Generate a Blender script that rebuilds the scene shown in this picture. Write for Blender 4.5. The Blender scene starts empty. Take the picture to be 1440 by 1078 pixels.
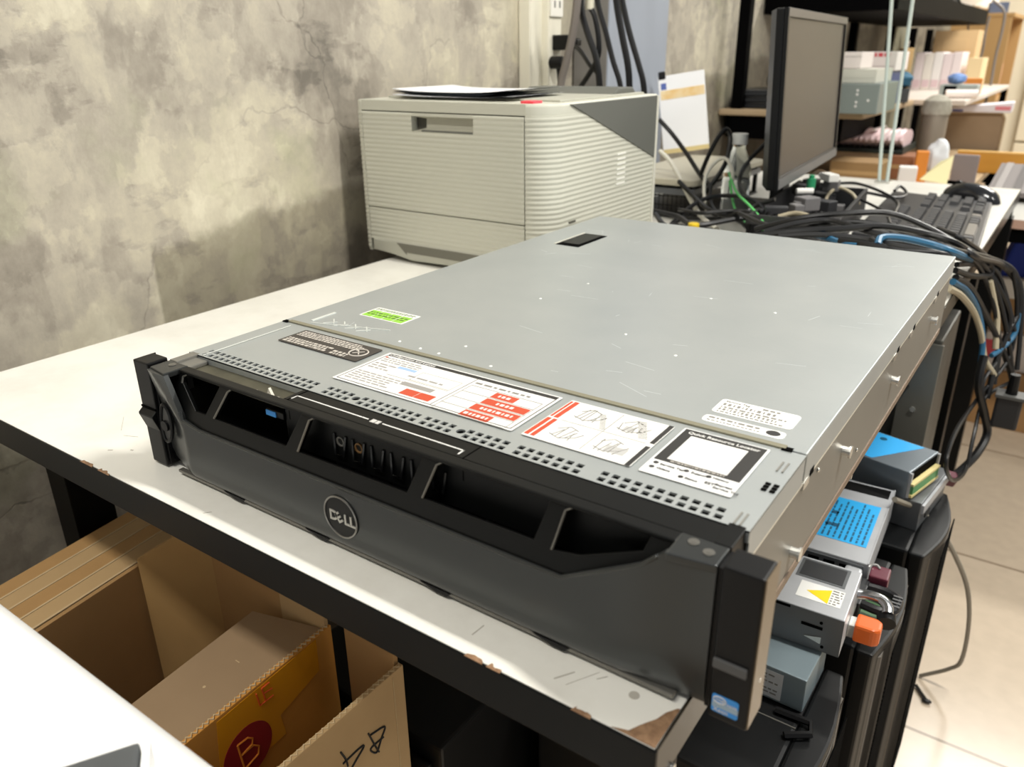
import bpy, bmesh, math, random
from mathutils import Vector, Matrix
random.seed(7)
C = bpy.context.scene.collection
PI = math.pi
T = 0.75            # table top height above the floor

# ------------------------------------------------------------------ materials
def lin(h):
    h = h.lstrip('#')
    r = []
    for i in (0, 2, 4):
        c = int(h[i:i+2], 16) / 255
        r.append(c/12.92 if c <= .04045 else ((c+.055)/1.055)**2.4)
    return (*r, 1)

_M = {}
def mat(name, col, rough=.5, metal=0., spec=.5, col2=None, nscale=20., namt=.5, bump=0., bscale=80., trans=0., emit=0., stretch=None, ior=1.45, coat=0.):
    if name in _M: return _M[name]
    m = bpy.data.materials.new(name); m.use_nodes = True
    nt = m.node_tree; b = nt.nodes['Principled BSDF']
    b.inputs['Base Color'].default_value = lin(col)
    b.inputs['Roughness'].default_value = rough
    b.inputs['Metallic'].default_value = metal
    b.inputs['Specular IOR Level'].default_value = spec
    b.inputs['IOR'].default_value = ior
    b.inputs['Coat Weight'].default_value = coat
    if trans: b.inputs['Transmission Weight'].default_value = trans
    if emit:
        b.inputs['Emission Color'].default_value = lin(col); b.inputs['Emission Strength'].default_value = emit
    tc = None
    def coords():
        t = nt.nodes.new('ShaderNodeTexCoord'); o = t.outputs['Object']
        if stretch:
            mp = nt.nodes.new('ShaderNodeMapping'); mp.inputs['Scale'].default_value = stretch
            nt.links.new(o, mp.inputs['Vector']); o = mp.outputs['Vector']
        return o
    if col2:
        n = nt.nodes.new('ShaderNodeTexNoise'); n.inputs['Scale'].default_value = nscale; n.inputs['Detail'].default_value = 5
        nt.links.new(coords(), n.inputs['Vector'])
        rp = nt.nodes.new('ShaderNodeValToRGB')
        rp.color_ramp.elements[0].position = .5 - namt/2; rp.color_ramp.elements[0].color = lin(col)
        rp.color_ramp.elements[1].position = .5 + namt/2; rp.color_ramp.elements[1].color = lin(col2)
        nt.links.new(n.outputs['Fac'], rp.inputs['Fac']); nt.links.new(rp.outputs['Color'], b.inputs['Base Color'])
    if bump:
        n = nt.nodes.new('ShaderNodeTexNoise'); n.inputs['Scale'].default_value = bscale; n.inputs['Detail'].default_value = 4
        nt.links.new(coords(), n.inputs['Vector'])
        bp = nt.nodes.new('ShaderNodeBump'); bp.inputs['Strength'].default_value = bump; bp.inputs['Distance'].default_value = .004
        nt.links.new(n.outputs['Fac'], bp.inputs['Height']); nt.links.new(bp.outputs['Normal'], b.inputs['Normal'])
    _M[name] = m
    return m

# ------------------------------------------------------------------ mesh builder
class MB:
    def __init__(s): s.v = []; s.f = []; s.sm = False
    def add(s, vs, fs, M=None):
        o = len(s.v)
        s.v += [tuple(M @ Vector(p)) if M else tuple(p) for p in vs]
        s.f += [tuple(i+o for i in f) for f in fs]
        return s
    def box(s, x0, x1, y0, y1, z0, z1, M=None):
        return s.add([(x0,y0,z0),(x1,y0,z0),(x1,y1,z0),(x0,y1,z0),(x0,y0,z1),(x1,y0,z1),(x1,y1,z1),(x0,y1,z1)],
              [(3,2,1,0),(4,5,6,7),(0,1,5,4),(1,2,6,5),(2,3,7,6),(3,0,4,7)], M)
    def prism(s, pts, a, b, axis='z', M=None):
        """polygon pts (2D) extruded from a to b along axis"""
        n = len(pts)
        def P(p, h):
            return {'z': (p[0],p[1],h), 'y': (p[0],h,p[1]), 'x': (h,p[0],p[1])}[axis]
        vs = [P(p,a) for p in pts] + [P(p,b) for p in pts]
        fs = [tuple(range(n)), tuple(range(2*n-1, n-1, -1))] + [(i, i+n, (i+1)%n+n, (i+1)%n) for i in range(n)]
        return s.add(vs, fs, M)
    def cyl(s, c, r, h, axis='z', n=20, r2=None, M=None):
        r2 = r if r2 is None else r2
        vs = []
        for k, (rr, hh) in enumerate(((r,0),(r2,h))):
            for i in range(n):
                a = 2*PI*i/n; u, w = rr*math.cos(a), rr*math.sin(a)
                p = {'z': (u,w,hh), 'y': (u,hh,w), 'x': (hh,u,w)}[axis]
                vs.append((c[0]+p[0], c[1]+p[1], c[2]+p[2]))
        return s.add(vs, [tuple(range(n-1,-1,-1)), tuple(range(n,2*n))] + [(i,(i+1)%n,(i+1)%n+n,i+n) for i in range(n)], M)
    def lathe(s, prof, n=24, c=(0,0,0), M=None):
        vs = []; fs = []
        for r, z in prof:
            for i in range(n):
                a = 2*PI*i/n; vs.append((c[0]+r*math.cos(a), c[1]+r*math.sin(a), c[2]+z))
        for k in range(len(prof)-1):
            for i in range(n):
                j = (i+1) % n
                fs.append((k*n+i, k*n+j, (k+1)*n+j, (k+1)*n+i))
        fs.append(tuple(range(n-1,-1,-1))); fs.append(tuple((len(prof)-1)*n+i for i in range(n)))
        s.sm = True
        return s.add(vs, fs, M)
    def tube(s, path, r, n=8, smooth=True, closed=False, sub=5, M=None):
        P = [Vector(p) for p in path]
        if smooth and len(P) > 2:
            Q = []
            m = len(P)
            rng = range(m) if closed else range(m-1)
            for i in rng:
                p0 = P[(i-1) % m] if (closed or i) else P[0]*2-P[1]
                p1 = P[i]; p2 = P[(i+1) % m]
                p3 = P[(i+2) % m] if (closed or i+2 < m) else P[-1]*2-P[-2]
                for k in range(sub):
                    t = k/sub
                    Q.append(.5*((2*p1)+(p2-p0)*t+(2*p0-5*p1+4*p2-p3)*t*t+(3*p1-p0-3*p2+p3)*t**3))
            if not closed: Q.append(P[-1])
            P = Q
        vs = []; fs = []
        up = None; m = len(P)
        for i, p in enumerate(P):
            d = (P[(i+1) % m]-P[i-1]) if closed else (P[min(i+1,m-1)]-P[max(i-1,0)])
            if d.length < 1e-9: d = Vector((0,0,1))
            d.normalize()
            if up is None:
                up = Vector((0,0,1)) if abs(d.z) < .9 else Vector((1,0,0))
            x = d.cross(up)
            if x.length < 1e-6: x = d.orthogonal()
            x.normalize(); up = x.cross(d); up.normalize()
            rr = r[i*len(r)//m] if isinstance(r, (list,tuple)) else r
            for k in range(n):
                a = 2*PI*k/n
                vs.append(p + x*(rr*math.cos(a)) + up*(rr*math.sin(a)))
        for i in range(m if closed else m-1):
            for k in range(n):
                j = (k+1) % n; i2 = (i+1) % m
                fs.append((i*n+k, i*n+j, i2*n+j, i2*n+k))
        if not closed:
            fs.append(tuple(range(n-1,-1,-1))); fs.append(tuple((m-1)*n+k for k in range(n)))
        s.sm = True
        return s.add(vs, fs, M)
    def grid(s, rows, M=None):
        """rows: list of equal-length point lists"""
        n = len(rows[0]); vs = [p for r in rows for p in r]
        return s.add(vs, [(i*n+j, i*n+j+1, (i+1)*n+j+1, (i+1)*n+j) for i in range(len(rows)-1) for j in range(n-1)], M)
    def sphere(s, c, r, n=12, m=8, sc=(1,1,1), M=None):
        prof = [(r*math.sin(PI*(k+.02)/(m+.04)), -r*math.cos(PI*(k+.02)/(m+.04))) for k in range(m+1)]
        o = MB().lathe(prof, n); s.sm = True
        return s.add([(c[0]+p[0]*sc[0], c[1]+p[1]*sc[1], c[2]+p[2]*sc[2]) for p in o.v], o.f, M)
    def mesh(s, src, M=None):
        return s.add([tuple(v.co) for v in src.vertices], [tuple(p.vertices) for p in src.polygons], M)

def plate_mesh(outer, holes=(), t=.002, bev=0.):
    """flat plate in XY with holes, thickness t centred on z=0 (from a filled 2D curve)"""
    cu = bpy.data.curves.new('plate', 'CURVE'); cu.dimensions = '2D'; cu.fill_mode = 'BOTH'
    cu.extrude = max(t/2-bev, 1e-5); cu.bevel_depth = bev; cu.bevel_resolution = 2; cu.offset = -bev
    for loop in [outer]+list(holes):
        sp = cu.splines.new('POLY'); sp.points.add(len(loop)-1); sp.use_cyclic_u = True
        for q, p in zip(sp.points, loop): q.co = (p[0], p[1], 0, 1)
    o = bpy.data.objects.new('plate', cu); C.objects.link(o)
    dg = bpy.context.evaluated_depsgraph_get(); me = bpy.data.meshes.new_from_object(o.evaluated_get(dg))
    C.objects.unlink(o); bpy.data.objects.remove(o); bpy.data.curves.remove(cu)
    return me

def text_mesh(s, size, ext=.0001, align='LEFT', bold=0.):
    cu = bpy.data.curves.new('text', 'FONT'); cu.body = s; cu.size = size; cu.extrude = ext; cu.align_x = align
    cu.offset = bold; cu.resolution_u = 3
    o = bpy.data.objects.new('text', cu); C.objects.link(o)
    dg = bpy.context.evaluated_depsgraph_get(); me = bpy.data.meshes.new_from_object(o.evaluated_get(dg))
    C.objects.unlink(o); bpy.data.objects.remove(o); bpy.data.curves.remove(cu)
    return me

def obj(name, mb, m, parent=None, bevel=0., seg=2, smooth=None, label=None):
    me = bpy.data.meshes.new(name)
    me.from_pydata(mb.v, [], mb.f)
    bm = bmesh.new(); bm.from_mesh(me)
    bmesh.ops.remove_doubles(bm, verts=bm.verts, dist=1e-6)
    bmesh.ops.recalc_face_normals(bm, faces=bm.faces)
    if bevel:
        es = [e for e in bm.edges if len(e.link_faces) == 2 and e.calc_face_angle(0) > .5]
        bmesh.ops.bevel(bm, geom=es, offset=bevel, segments=seg, profile=.6, affect='EDGES', clamp_overlap=True)
    sm = mb.sm if smooth is None else smooth
    for f in bm.faces: f.smooth = sm
    if sm:
        for e in bm.edges:
            if len(e.link_faces) == 2 and e.calc_face_angle(0) > .7: e.smooth = False
    bm.to_mesh(me); bm.free()
    me.materials.append(m)
    o = bpy.data.objects.new(name, me); C.objects.link(o)
    if parent: o.parent = parent
    if label: o['label'] = label
    return o

def tag(o, label, cat, group=None):
    o['label'] = label; o['category'] = cat
    if group: o['group'] = group
    return o

def thing(name, label, cat, loc=(0,0,0), rz=0., group=None, rot=None):
    """an Empty at the thing's base that parents its parts; loc is given relative to the table top"""
    o = bpy.data.objects.new(name, None); o.empty_display_size = .02; C.objects.link(o)
    o.location = (loc[0], loc[1], loc[2]+T); o.rotation_euler = rot if rot else (0,0,rz)
    return tag(o, label, cat, group)

def solo(name, mb, m, label, cat, loc=(0,0,0), rz=0., group=None, bevel=0., rot=None, smooth=None):
    o = obj(name, mb, m, None, bevel, smooth=smooth)
    o.location = (loc[0], loc[1], loc[2]+T); o.rotation_euler = rot if rot else (0,0,rz)
    return tag(o, label, cat, group)

def struct(name, mb, m, bevel=0., parent=None):
    o = obj(name, mb, m, parent, bevel)
    if not parent: o['kind'] = 'structure'; o.location = (0,0,T)
    return o

def dup_tree(o, parent=None):
    c = o.copy(); C.objects.link(c)
    if parent: c.parent = parent
    for ch in list(o.children): dup_tree(ch, c)
    return c

def rrect(x0, x1, y0, y1, r, n=4):
    pts = []
    for cx, cy, a0 in ((x1-r,y1-r,0),(x0+r,y1-r,PI/2),(x0+r,y0+r,PI),(x1-r,y0+r,1.5*PI)):
        for k in range(n+1):
            a = a0+PI/2*k/n; pts.append((cx+r*math.cos(a), cy+r*math.sin(a)))
    return pts

def scribble(mb, x0, x1, y0, y1, rows, z0, z1, fill=.85, h=.6, wmin=.3, wmax=1.4, rnd=None, M=None):
    """rows of small dashes: print too small to read"""
    rnd = rnd or random
    p = (y1-y0)/rows
    for k in range(rows):
        ya = y0+k*p+p*(1-h)/2; x = x0; end = x0+(x1-x0)*rnd.uniform(fill, 1)
        while x < end:
            w = p*rnd.uniform(wmin, wmax)
            mb.box(x, min(x+w, x1), ya, ya+p*h, z0, z1, M)
            x += w+p*.35
    return mb

# ------------------------------------------------------------------ room shell
def wall_material(name):
    """troweled cement plaster: sharp edged patches of several tones, strokes, fine cracks and greenish stains"""
    m = bpy.data.materials.new(name); m.use_nodes = True
    nt = m.node_tree; b = nt.nodes['Principled BSDF']; N = nt.nodes.new; Lk = nt.links.new
    tc = N('ShaderNodeTexCoord')
    def noise(sc, det, rough, loc, scale=(1,1,1), rot=(0,0,0), dist=0.):
        mp = N('ShaderNodeMapping'); mp.inputs['Location'].default_value = loc; mp.inputs['Scale'].default_value = scale; mp.inputs['Rotation'].default_value = rot
        Lk(tc.outputs['Object'], mp.inputs['Vector'])
        n = N('ShaderNodeTexNoise'); n.inputs['Scale'].default_value = sc; n.inputs['Detail'].default_value = det; n.inputs['Roughness'].default_value = rough; n.inputs['Distortion'].default_value = dist
        Lk(mp.outputs[0], n.inputs['Vector']); return n.outputs['Fac']
    def ramp(src, p0, p1, a=0., c=1.):
        r = N('ShaderNodeMapRange'); r.interpolation_type = 'SMOOTHSTEP'; r.inputs[1].default_value = p0; r.inputs[2].default_value = p1; r.inputs[3].default_value = a; r.inputs[4].default_value = c
        Lk(src, r.inputs[0]); return r.outputs[0]
    def add(*xs):
        o = xs[0]
        for x in xs[1:]:
            a = N('ShaderNodeMath'); a.operation = 'ADD'; Lk(o, a.inputs[0]); Lk(x, a.inputs[1]); o = a.outputs[0]
        return o
    big = ramp(noise(2.6,4,.55,(0,0,0)), .3, .7, -.16, .16)
    p1 = ramp(noise(5.5,9,.62,(3,1,7)), .50, .53, -.055, .055)
    p2 = ramp(noise(7,8,.6,(9,4,2),(1,1,.42)), .53, .565, 0., .10)
    p3 = ramp(noise(8,8,.6,(1,8,5),(1,.4,1),(.35,0,0)), .55, .58, 0., -.13)
    p4 = ramp(noise(11,7,.6,(6,3,9),(1,.7,.7),(.7,0,0)), .56, .585, 0., .085)
    p5 = ramp(noise(3.6,7,.55,(2,6,1),(1,1,.7)), .55, .58, 0., -.14)
    fine = ramp(noise(55,6,.7,(0,0,0)), .2, .8, -.06, .06)
    mid = ramp(noise(16,7,.7,(5,5,5),(1,1,.55)), .25, .75, -.10, .10)
    v = N('ShaderNodeTexVoronoi'); v.feature = 'DISTANCE_TO_EDGE'; v.inputs['Scale'].default_value = 3.2
    wn = N('ShaderNodeTexNoise'); wn.inputs['Scale'].default_value = 3; wn.inputs['Detail'].default_value = 6; Lk(tc.outputs['Object'], wn.inputs['Vector'])
    mx = N('ShaderNodeMix'); mx.data_type = 'VECTOR'; mx.inputs[0].default_value = .25; Lk(tc.outputs['Object'], mx.inputs[4]); Lk(wn.outputs['Color'], mx.inputs[5]); Lk(mx.outputs[1], v.inputs['Vector'])
    ck = ramp(v.outputs['Distance'], .0012, .004, -.13, 0.)
    km = ramp(noise(3.5,3,.5,(8,8,1)), .53, .58)
    cm = N('ShaderNodeMath'); cm.operation = 'MULTIPLY'; Lk(ck, cm.inputs[0]); Lk(km, cm.inputs[1])
    tot = add(big, p1, p2, p3, p4, p5, fine, mid, cm.outputs[0])
    f = N('ShaderNodeMath'); f.operation = 'ADD'; f.inputs[1].default_value = .5; Lk(tot, f.inputs[0])
    r = N('ShaderNodeValToRGB'); cr = r.color_ramp
    cr.elements[0].position = .05; cr.elements[0].color = lin('#6f695f')
    cr.elements[1].position = .95; cr.elements[1].color = lin('#dcd5be')
    for p, c in ((.30,'#978f82'),(.48,'#aea697'),(.66,'#c2baa5')):
        e = cr.elements.new(p); e.color = lin(c)
    Lk(f.outputs[0], r.inputs['Fac'])
    st = ramp(noise(4.5,5,.6,(3.1,1.7,.4)), .54, .66, 0., .6)
    mc = N('ShaderNodeMix'); mc.data_type = 'RGBA'; Lk(st, mc.inputs[0]); Lk(r.outputs['Color'], mc.inputs[6])
    gm = N('ShaderNodeMix'); gm.data_type = 'RGBA'; gm.blend_type = 'MULTIPLY'; gm.inputs[0].default_value = 1; Lk(r.outputs['Color'], gm.inputs[6]); gm.inputs[7].default_value = (.84,.90,.78,1)
    Lk(gm.outputs[2], mc.inputs[7])
    # darker patch multiplied into the plaster colour low on the wall, left of the printer
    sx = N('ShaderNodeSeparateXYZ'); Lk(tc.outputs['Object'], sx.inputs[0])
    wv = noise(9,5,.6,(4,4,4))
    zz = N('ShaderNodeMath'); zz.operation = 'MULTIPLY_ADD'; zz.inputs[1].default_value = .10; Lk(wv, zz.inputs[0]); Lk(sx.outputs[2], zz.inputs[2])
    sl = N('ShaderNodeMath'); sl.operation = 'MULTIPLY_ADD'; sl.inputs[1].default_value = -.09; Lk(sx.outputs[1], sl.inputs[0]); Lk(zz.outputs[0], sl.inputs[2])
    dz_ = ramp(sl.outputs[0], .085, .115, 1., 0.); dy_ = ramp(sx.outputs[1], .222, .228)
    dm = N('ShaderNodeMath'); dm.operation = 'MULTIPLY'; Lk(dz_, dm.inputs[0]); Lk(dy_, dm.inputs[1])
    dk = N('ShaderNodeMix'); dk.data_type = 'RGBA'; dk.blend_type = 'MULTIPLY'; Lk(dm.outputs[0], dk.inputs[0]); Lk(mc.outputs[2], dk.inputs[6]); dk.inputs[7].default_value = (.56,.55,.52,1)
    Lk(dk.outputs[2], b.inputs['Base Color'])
    b.inputs['Roughness'].default_value = .6
    bp = N('ShaderNodeBump'); bp.inputs['Strength'].default_value = .3; bp.inputs['Distance'].default_value = .004
    Lk(tot, bp.inputs['Height']); Lk(bp.outputs['Normal'], b.inputs['Normal'])
    return m

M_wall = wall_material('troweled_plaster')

def tile_material():
    m = bpy.data.materials.new('floor_tiles'); m.use_nodes = True
    nt = m.node_tree; b = nt.nodes['Principled BSDF']; N = nt.nodes.new; Lk = nt.links.new
    tc = N('ShaderNodeTexCoord'); mp = N('ShaderNodeMapping'); mp.inputs['Location'].default_value = (.05, -.265, 0)
    Lk(tc.outputs['Object'], mp.inputs['Vector'])
    br = N('ShaderNodeTexBrick'); br.offset = 0; br.inputs['Scale'].default_value = 1; br.inputs['Brick Width'].default_value = .6; br.inputs['Row Height'].default_value = .6
    br.inputs['Mortar Size'].default_value = .0035; br.inputs['Color1'].default_value = lin('#cdbca6'); br.inputs['Color2'].default_value = lin('#c8b7a1'); br.inputs['Mortar'].default_value = lin('#8d7c68')
    Lk(mp.outputs[0], br.inputs['Vector'])
    n = N('ShaderNodeTexNoise'); n.inputs['Scale'].default_value = 35; n.inputs['Detail'].default_value = 6; Lk(tc.outputs['Object'], n.inputs['Vector'])
    mx = N('ShaderNodeMix'); mx.data_type = 'RGBA'; mx.blend_type = 'MULTIPLY'; mx.inputs[0].default_value = .25
    Lk(br.outputs['Color'], mx.inputs[6]); Lk(n.outputs['Color'], mx.inputs[7]); 
    hs = N('ShaderNodeRGBToBW'); Lk(n.outputs['Color'], hs.inputs[0])
    Lk(hs.outputs[0], mx.inputs[7])
    Lk(mx.outputs[2], b.inputs['Base Color']); b.inputs['Roughness'].default_value = .22
    return m
struct('floor', MB().box(-.74, 4.2, -3.2, 7.2, -.80, -.75), tile_material())
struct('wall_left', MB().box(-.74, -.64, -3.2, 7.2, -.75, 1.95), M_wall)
M_cream = mat('cream_paint', '#efe4cb', .6)
struct('wall_back', MB().box(-.64, 4.2, 7.0, 7.1, -.75, 1.95), M_cream)
# roller door with horizontal grooves on the back wall
dr = MB()
for k in range(6): dr.box(-.15, 2.4, 6.93, 6.985, -.75+.4*k, -.75+.4*k+.385)
struct('door_1', dr, mat('door_panel', '#efe3c8', .5), .006)
# blue-grey painted pilaster and white cable trunking on the left wall
struct('trim_1', MB().box(-.635, -.553, 1.262, 1.55, -.75, 1.9), mat('blue_grey_paint', '#8f95a0', .45, col2='#a3abb8', nscale=6, namt=.6, stretch=(1,1,.25)), .004)
M_white = mat('white_plastic', '#ece9e0', .35)
tr = MB().box(-.639, -.612, 1.055, 1.10, -.75, 1.9).box(-.639, -.598, 1.10, 1.148, -.75, 1.9)
struct('trim_2', tr, mat('cream_trunking', '#e9e4d2', .4), .003)

struct('trim_3', MB().box(-.6345, -.555, 1.2590, 1.2615, -.75, 1.9), mat('grey_pillar_face', '#86837f', .6, col2='#7b7874', nscale=9))  # thin panel giving the pillar's near face a greyer colour
# wall sockets on the trunking
def socket(z, label):
    t = thing('wall_socket', label, 'socket', (-.5975, 1.124, z))
    obj('face_plate', MB().box(0,.004,-.022,.022,-.022,.022), M_white, t, .0012)
    M_hole = mat('socket_hole', '#3a3833', .6)
    for s in (-1, 1):
        obj('socket_hole', MB().box(.0038,.0044,s*.009-.002,s*.009+.002,-.006,.006), M_hole, t)
    return t
socket(.385, 'white wall socket with two slots high on the cream cable trunking')
# lighting (ceiling lamps of the room, above the frame)
def lamp(name, loc, sx, sy, w, col=(1,.97,.9), rz=0.):
    d = bpy.data.lights.new(name, 'AREA'); d.shape = 'RECTANGLE'; d.size = sx; d.size_y = sy; d.energy = w; d.color = col
    o = bpy.data.objects.new(name, d); C.objects.link(o); o.location = (loc[0], loc[1], loc[2]+T); o.rotation_euler = (0,0,rz)
    return o
lamp('ceiling_lamp', (.84, .60, 1.75), .7, .10, 38)
lamp('ceiling_lamp', (.75, 3.4, 1.8), 1.2, .16, 50)
lamp('ceiling_lamp', (.9, 5.6, 1.8), 1.2, .16, 50)
lamp('ceiling_lamp', (-.10, -.85, 1.8), 1.0, .16, 19)
lamp('ceiling_lamp', (2.6, 1.2, 1.8), 1.2, .16, 28)
w = bpy.data.worlds.new('World'); bpy.context.scene.world = w; w.use_nodes = True
w.node_tree.nodes['Background'].inputs['Color'].default_value = (.96,.98,1,1)
w.node_tree.nodes['Background'].inputs['Strength'].default_value = .26
# camera
cd = bpy.data.cameras.new('camera'); cam = bpy.data.objects.new('camera', cd); C.objects.link(cam)
cam.location = (.3143, -.3244, .2966+T); cam.rotation_euler = (1.1751, .011, .6123)
cd.sensor_width = 36; cd.lens = 1108.756/1440*36; cd.clip_start = .02; cd.clip_end = 60
cd.dof.use_dof = True; cd.dof.focus_distance = .62; cd.dof.aperture_fstop = 9
sc = bpy.context.scene; sc.camera = cam
sc.view_settings.view_transform = 'Standard'; sc.view_settings.look = 'None'; sc.view_settings.gamma = 1; sc.view_settings.use_curve_mapping = False
sc.view_settings.exposure = .40

# ------------------------------------------------------------------ rack server
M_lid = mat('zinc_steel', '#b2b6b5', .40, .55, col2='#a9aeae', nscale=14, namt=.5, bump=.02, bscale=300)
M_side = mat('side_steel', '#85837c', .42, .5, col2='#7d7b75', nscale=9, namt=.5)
M_blk = mat('black_plastic', '#0a0a0b', .42, spec=.3)
M_satin = mat('satin_black', '#0a0b0b', .42, spec=.25)
M_dark = mat('deep_black', '#020202', .8, spec=.05)
M_bezel = mat('gunmetal_plastic', '#484a4a', .28, .7, spec=.4)
M_trim = mat('worn_edge_highlight', '#77756f', .3, .6)
M_paper = mat('label_white', '#d2d1cd', .45)
M_ink = mat('label_black', '#2b2a29', .5)
M_grey_ink = mat('label_grey_print', '#77756f', .5)
M_red = mat('label_red', '#b3462c', .5)
M_blue = mat('label_blue', '#2f7fc4', .35)
M_screw = mat('bright_screw', '#d9d8d2', .25, .8)

sv = thing('rack_server', 'large silver rack server with black and grey front bezel lying on the white table', 'server', (0,0,.0015))
W, H, D = .2218, .0855, .648
# chassis tray with flanges
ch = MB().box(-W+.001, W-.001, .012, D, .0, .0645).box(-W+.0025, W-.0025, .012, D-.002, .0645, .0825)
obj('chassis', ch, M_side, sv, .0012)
# lower side rail lip
for s in (-1, 1):
    x = s*(W-.0005)
    obj('side_flange', MB().box(min(x-.0015,x+.0005), max(x-.0015,x+.0005), .012, D-.01, .0, .006), mat('flange_reflection_brown','#7d6c5c',.5,.3), sv)  # brown reflection along the bottom edge put into the flange colour
# rear lid with folded flanges
lid = MB().box(-W, W, .0925, D, .0838, H)
for s in (-1, 1):
    x = s*W
    lid.box(min(x, x-s*.0012), max(x, x-s*.0012), .094, D, .0665, .0840)
lo = obj('top_cover', lid, M_lid, sv, .0009)
# front top plate, perforated
holes = []
def hole(x, y, w=.0042, h=.0042): holes.append([(x-w/2,y-h/2),(x+w/2,y-h/2),(x+w/2,y+h/2),(x-w/2,y+h/2)])
def rows(xa, xb, skip=()):
    x = xa
    while x < xb:
        hole(x, .0105); hole(x+.001, .0038)
        x += .00655
rows(-.208, -.088); rows(-.0755, -.055); rows(-.0425, .005); rows(.012, .035); rows(.046, .074); rows(.083, .126); rows(.138, .21)
for x in (-.0485, .0405): holes.append([(x+.003*math.cos(a*PI/6), .0075+.003*math.sin(a*PI/6)) for a in range(12)])
fp = plate_mesh([(-W,-.0005),(W,-.0005),(W,.0915),(-W,.0915)], holes, .0012)
mbp = MB().mesh(fp, Matrix.Translation((0,0,H-.0012)))
for s in (-1, 1):
    x = s*W
    mbp.box(min(x, x-s*.0012), max(x, x-s*.0012), .001, .0905, .0665, .0842)
mbp.box(-W, W, -.0005, .0007, .078, .0848)
obj('front_plate', mbp, M_lid, sv)
obj('plenum_shade', MB().box(-W+.004, W-.004, .004, .03, .0826, .0828), M_dark, sv)  # black sheet paints the shade inside, under the holes
# dark joint and slots
obj('cover_lip', MB().box(-W+.006, W-.012, .0918, .0962, H-.0006, H+.0005), mat('lip_brown_grey','#86826f',.45,.3), sv)
nt_ = MB()
for x, y in ((-W+.004,.092),(W-.011,.0925)): nt_.box(x-.003, x+.003, y-.0022, y+.0022, H-.0004, H+.0003)
obj('cover_notch', nt_, M_dark, sv)
for (x, y) in ((.2167,.0444),):
    q = MB()
    for dx in (-.0022,.0022):
        for dy in (-.0035,.0,.0035): q.box(x+dx-.0014, x+dx+.0014, y+dy-.001, y+dy+.001, H-.0003, H+.0002)
    obj('vent_slot', q, M_dark, sv)
for (x, y) in ((.2155,.0699),(.2150,.0071)):
    obj('slot', MB().box(x-.0022, x-.0012, y-.006, y+.006, H-.0003, H+.0002).box(x+.0008, x+.0018, y-.006, y+.006, H-.0003, H+.0002), M_grey_ink, sv)
# side seam notches, bright tabs and rail studs on the right side
for (y, z) in ((.110,.0668),(.358,.0665),(.427,.0665),(.553,.0665)):
    obj('side_notch', MB().box(W-.0006, W+.0003, y-.004, y+.004, z-.0022, z+.0022), M_dark, sv)
    obj('bright_tab', MB().box(W-.001, W+.0004, y-.016, y-.005, z-.006, z-.001), M_screw, sv)
obj('seam_edge', MB().box(W-.0016, W-.0002, .0, D-.01, .0646, .0662), mat('bright_edge', '#e8e6da', .3, .5), sv)
for (y, z) in ((.198,.042),(.3615,.038),(.5495,.0395),(.092,.020)):
    st = obj('rail_stud', MB().cyl((W-.0015,y,z), .0034, .0050, 'x', 14).cyl((W+.0035,y,z), .0045, .0014, 'x', 14), M_screw, sv, smooth=False)
for (y, z) in ((.016,.0505),(.06,.012),(.13,.058),(.25,.02)):
    obj('rivet', MB().sphere((W-.0003,y,z), .0016, 8, 6, (.5,1,1)), M_screw, sv)
# dimples on the lid
for (x, y) in ((-.1006,.1068),(-.0759,.1034),(-.0568,.1028),(-.0079,.1032),(-.0494,.1266),(-.0602,.3352),(.0948,.1973),(.1228,.3414),(-.0715,.2667),(.0602,.3521),(.0411,.2203)):
    obj('dimple', MB().sphere((x,y,H), .0013, 10, 6, (1,1,.35)), mat('bright_dimple','#f1f1ee',.3,.3), sv)
# scratches
rnd = random.Random(3)
for k in range(40):
    x, y, a, l = rnd.uniform(-.19,.2), rnd.uniform(.11,.63), rnd.uniform(-.5,.5)+(PI/2 if rnd.random()<.3 else 0), rnd.uniform(.004,.03)
    Mx = Matrix.Translation((x,y,H)) @ Matrix.Rotation(a,4,'Z')
    obj('scratch', MB().box(-l/2, l/2, -.00016, .00016, 0, .00006, Mx), mat('scratch_bright','#d5dadb',.35,.3), sv)
# embossed panel with raised diagram on the lid
e = MB()
for (xa,ya,xb,yb,wd) in ((-.1995,.104,-.1995,.131,.0012),(-.196,.0995,-.125,.1215,.0004),):
    d = Vector((xb-xa, yb-ya, 0)); n = Vector((-d.y, d.x, 0)).normalized()*wd
    e.add([(xa-n.x,ya-n.y,H),(xb-n.x,yb-n.y,H),(xb+n.x,yb+n.y,H),(xa+n.x,ya+n.y,H),(xa-n.x,ya-n.y,H+.0007),(xb-n.x,yb-n.y,H+.0007),(xb+n.x,yb+n.y,H+.0007),(xa+n.x,ya+n.y,H+.0007)],
          [(3,2,1,0),(4,5,6,7),(0,1,5,4),(1,2,6,5),(2,3,7,6),(3,0,4,7)])
for k in range(4):
    x = -.182+k*.013
    for s in (-1,1): e.box(-.0005,.0005,-.006,.006,0,.0006, Matrix.Translation((x,.111+.002*s,H)) @ Matrix.Rotation(s*.8,4,'Z'))
e.box(-.205,-.2042,.0,.085,H-.0001,H+.0004)
obj('embossed_marks', e, mat('emboss_bright','#dcdfda',.35,.35), sv)
# latch window at the rear
la = obj('cover_latch', MB().box(-.1795,-.149,.466,.536,H-.0008,H+.0006), M_dark, sv, .0004)
obj('latch_handle', MB().box(-.1765,-.153,.474,.533,H+.0006,H+.0014), M_satin, la, .0005)
obj('latch_edge', MB().box(-.182,-.1797,.466,.536,H-.0005,H+.0012), mat('bright_edge','#e8e6da'), la)

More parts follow.
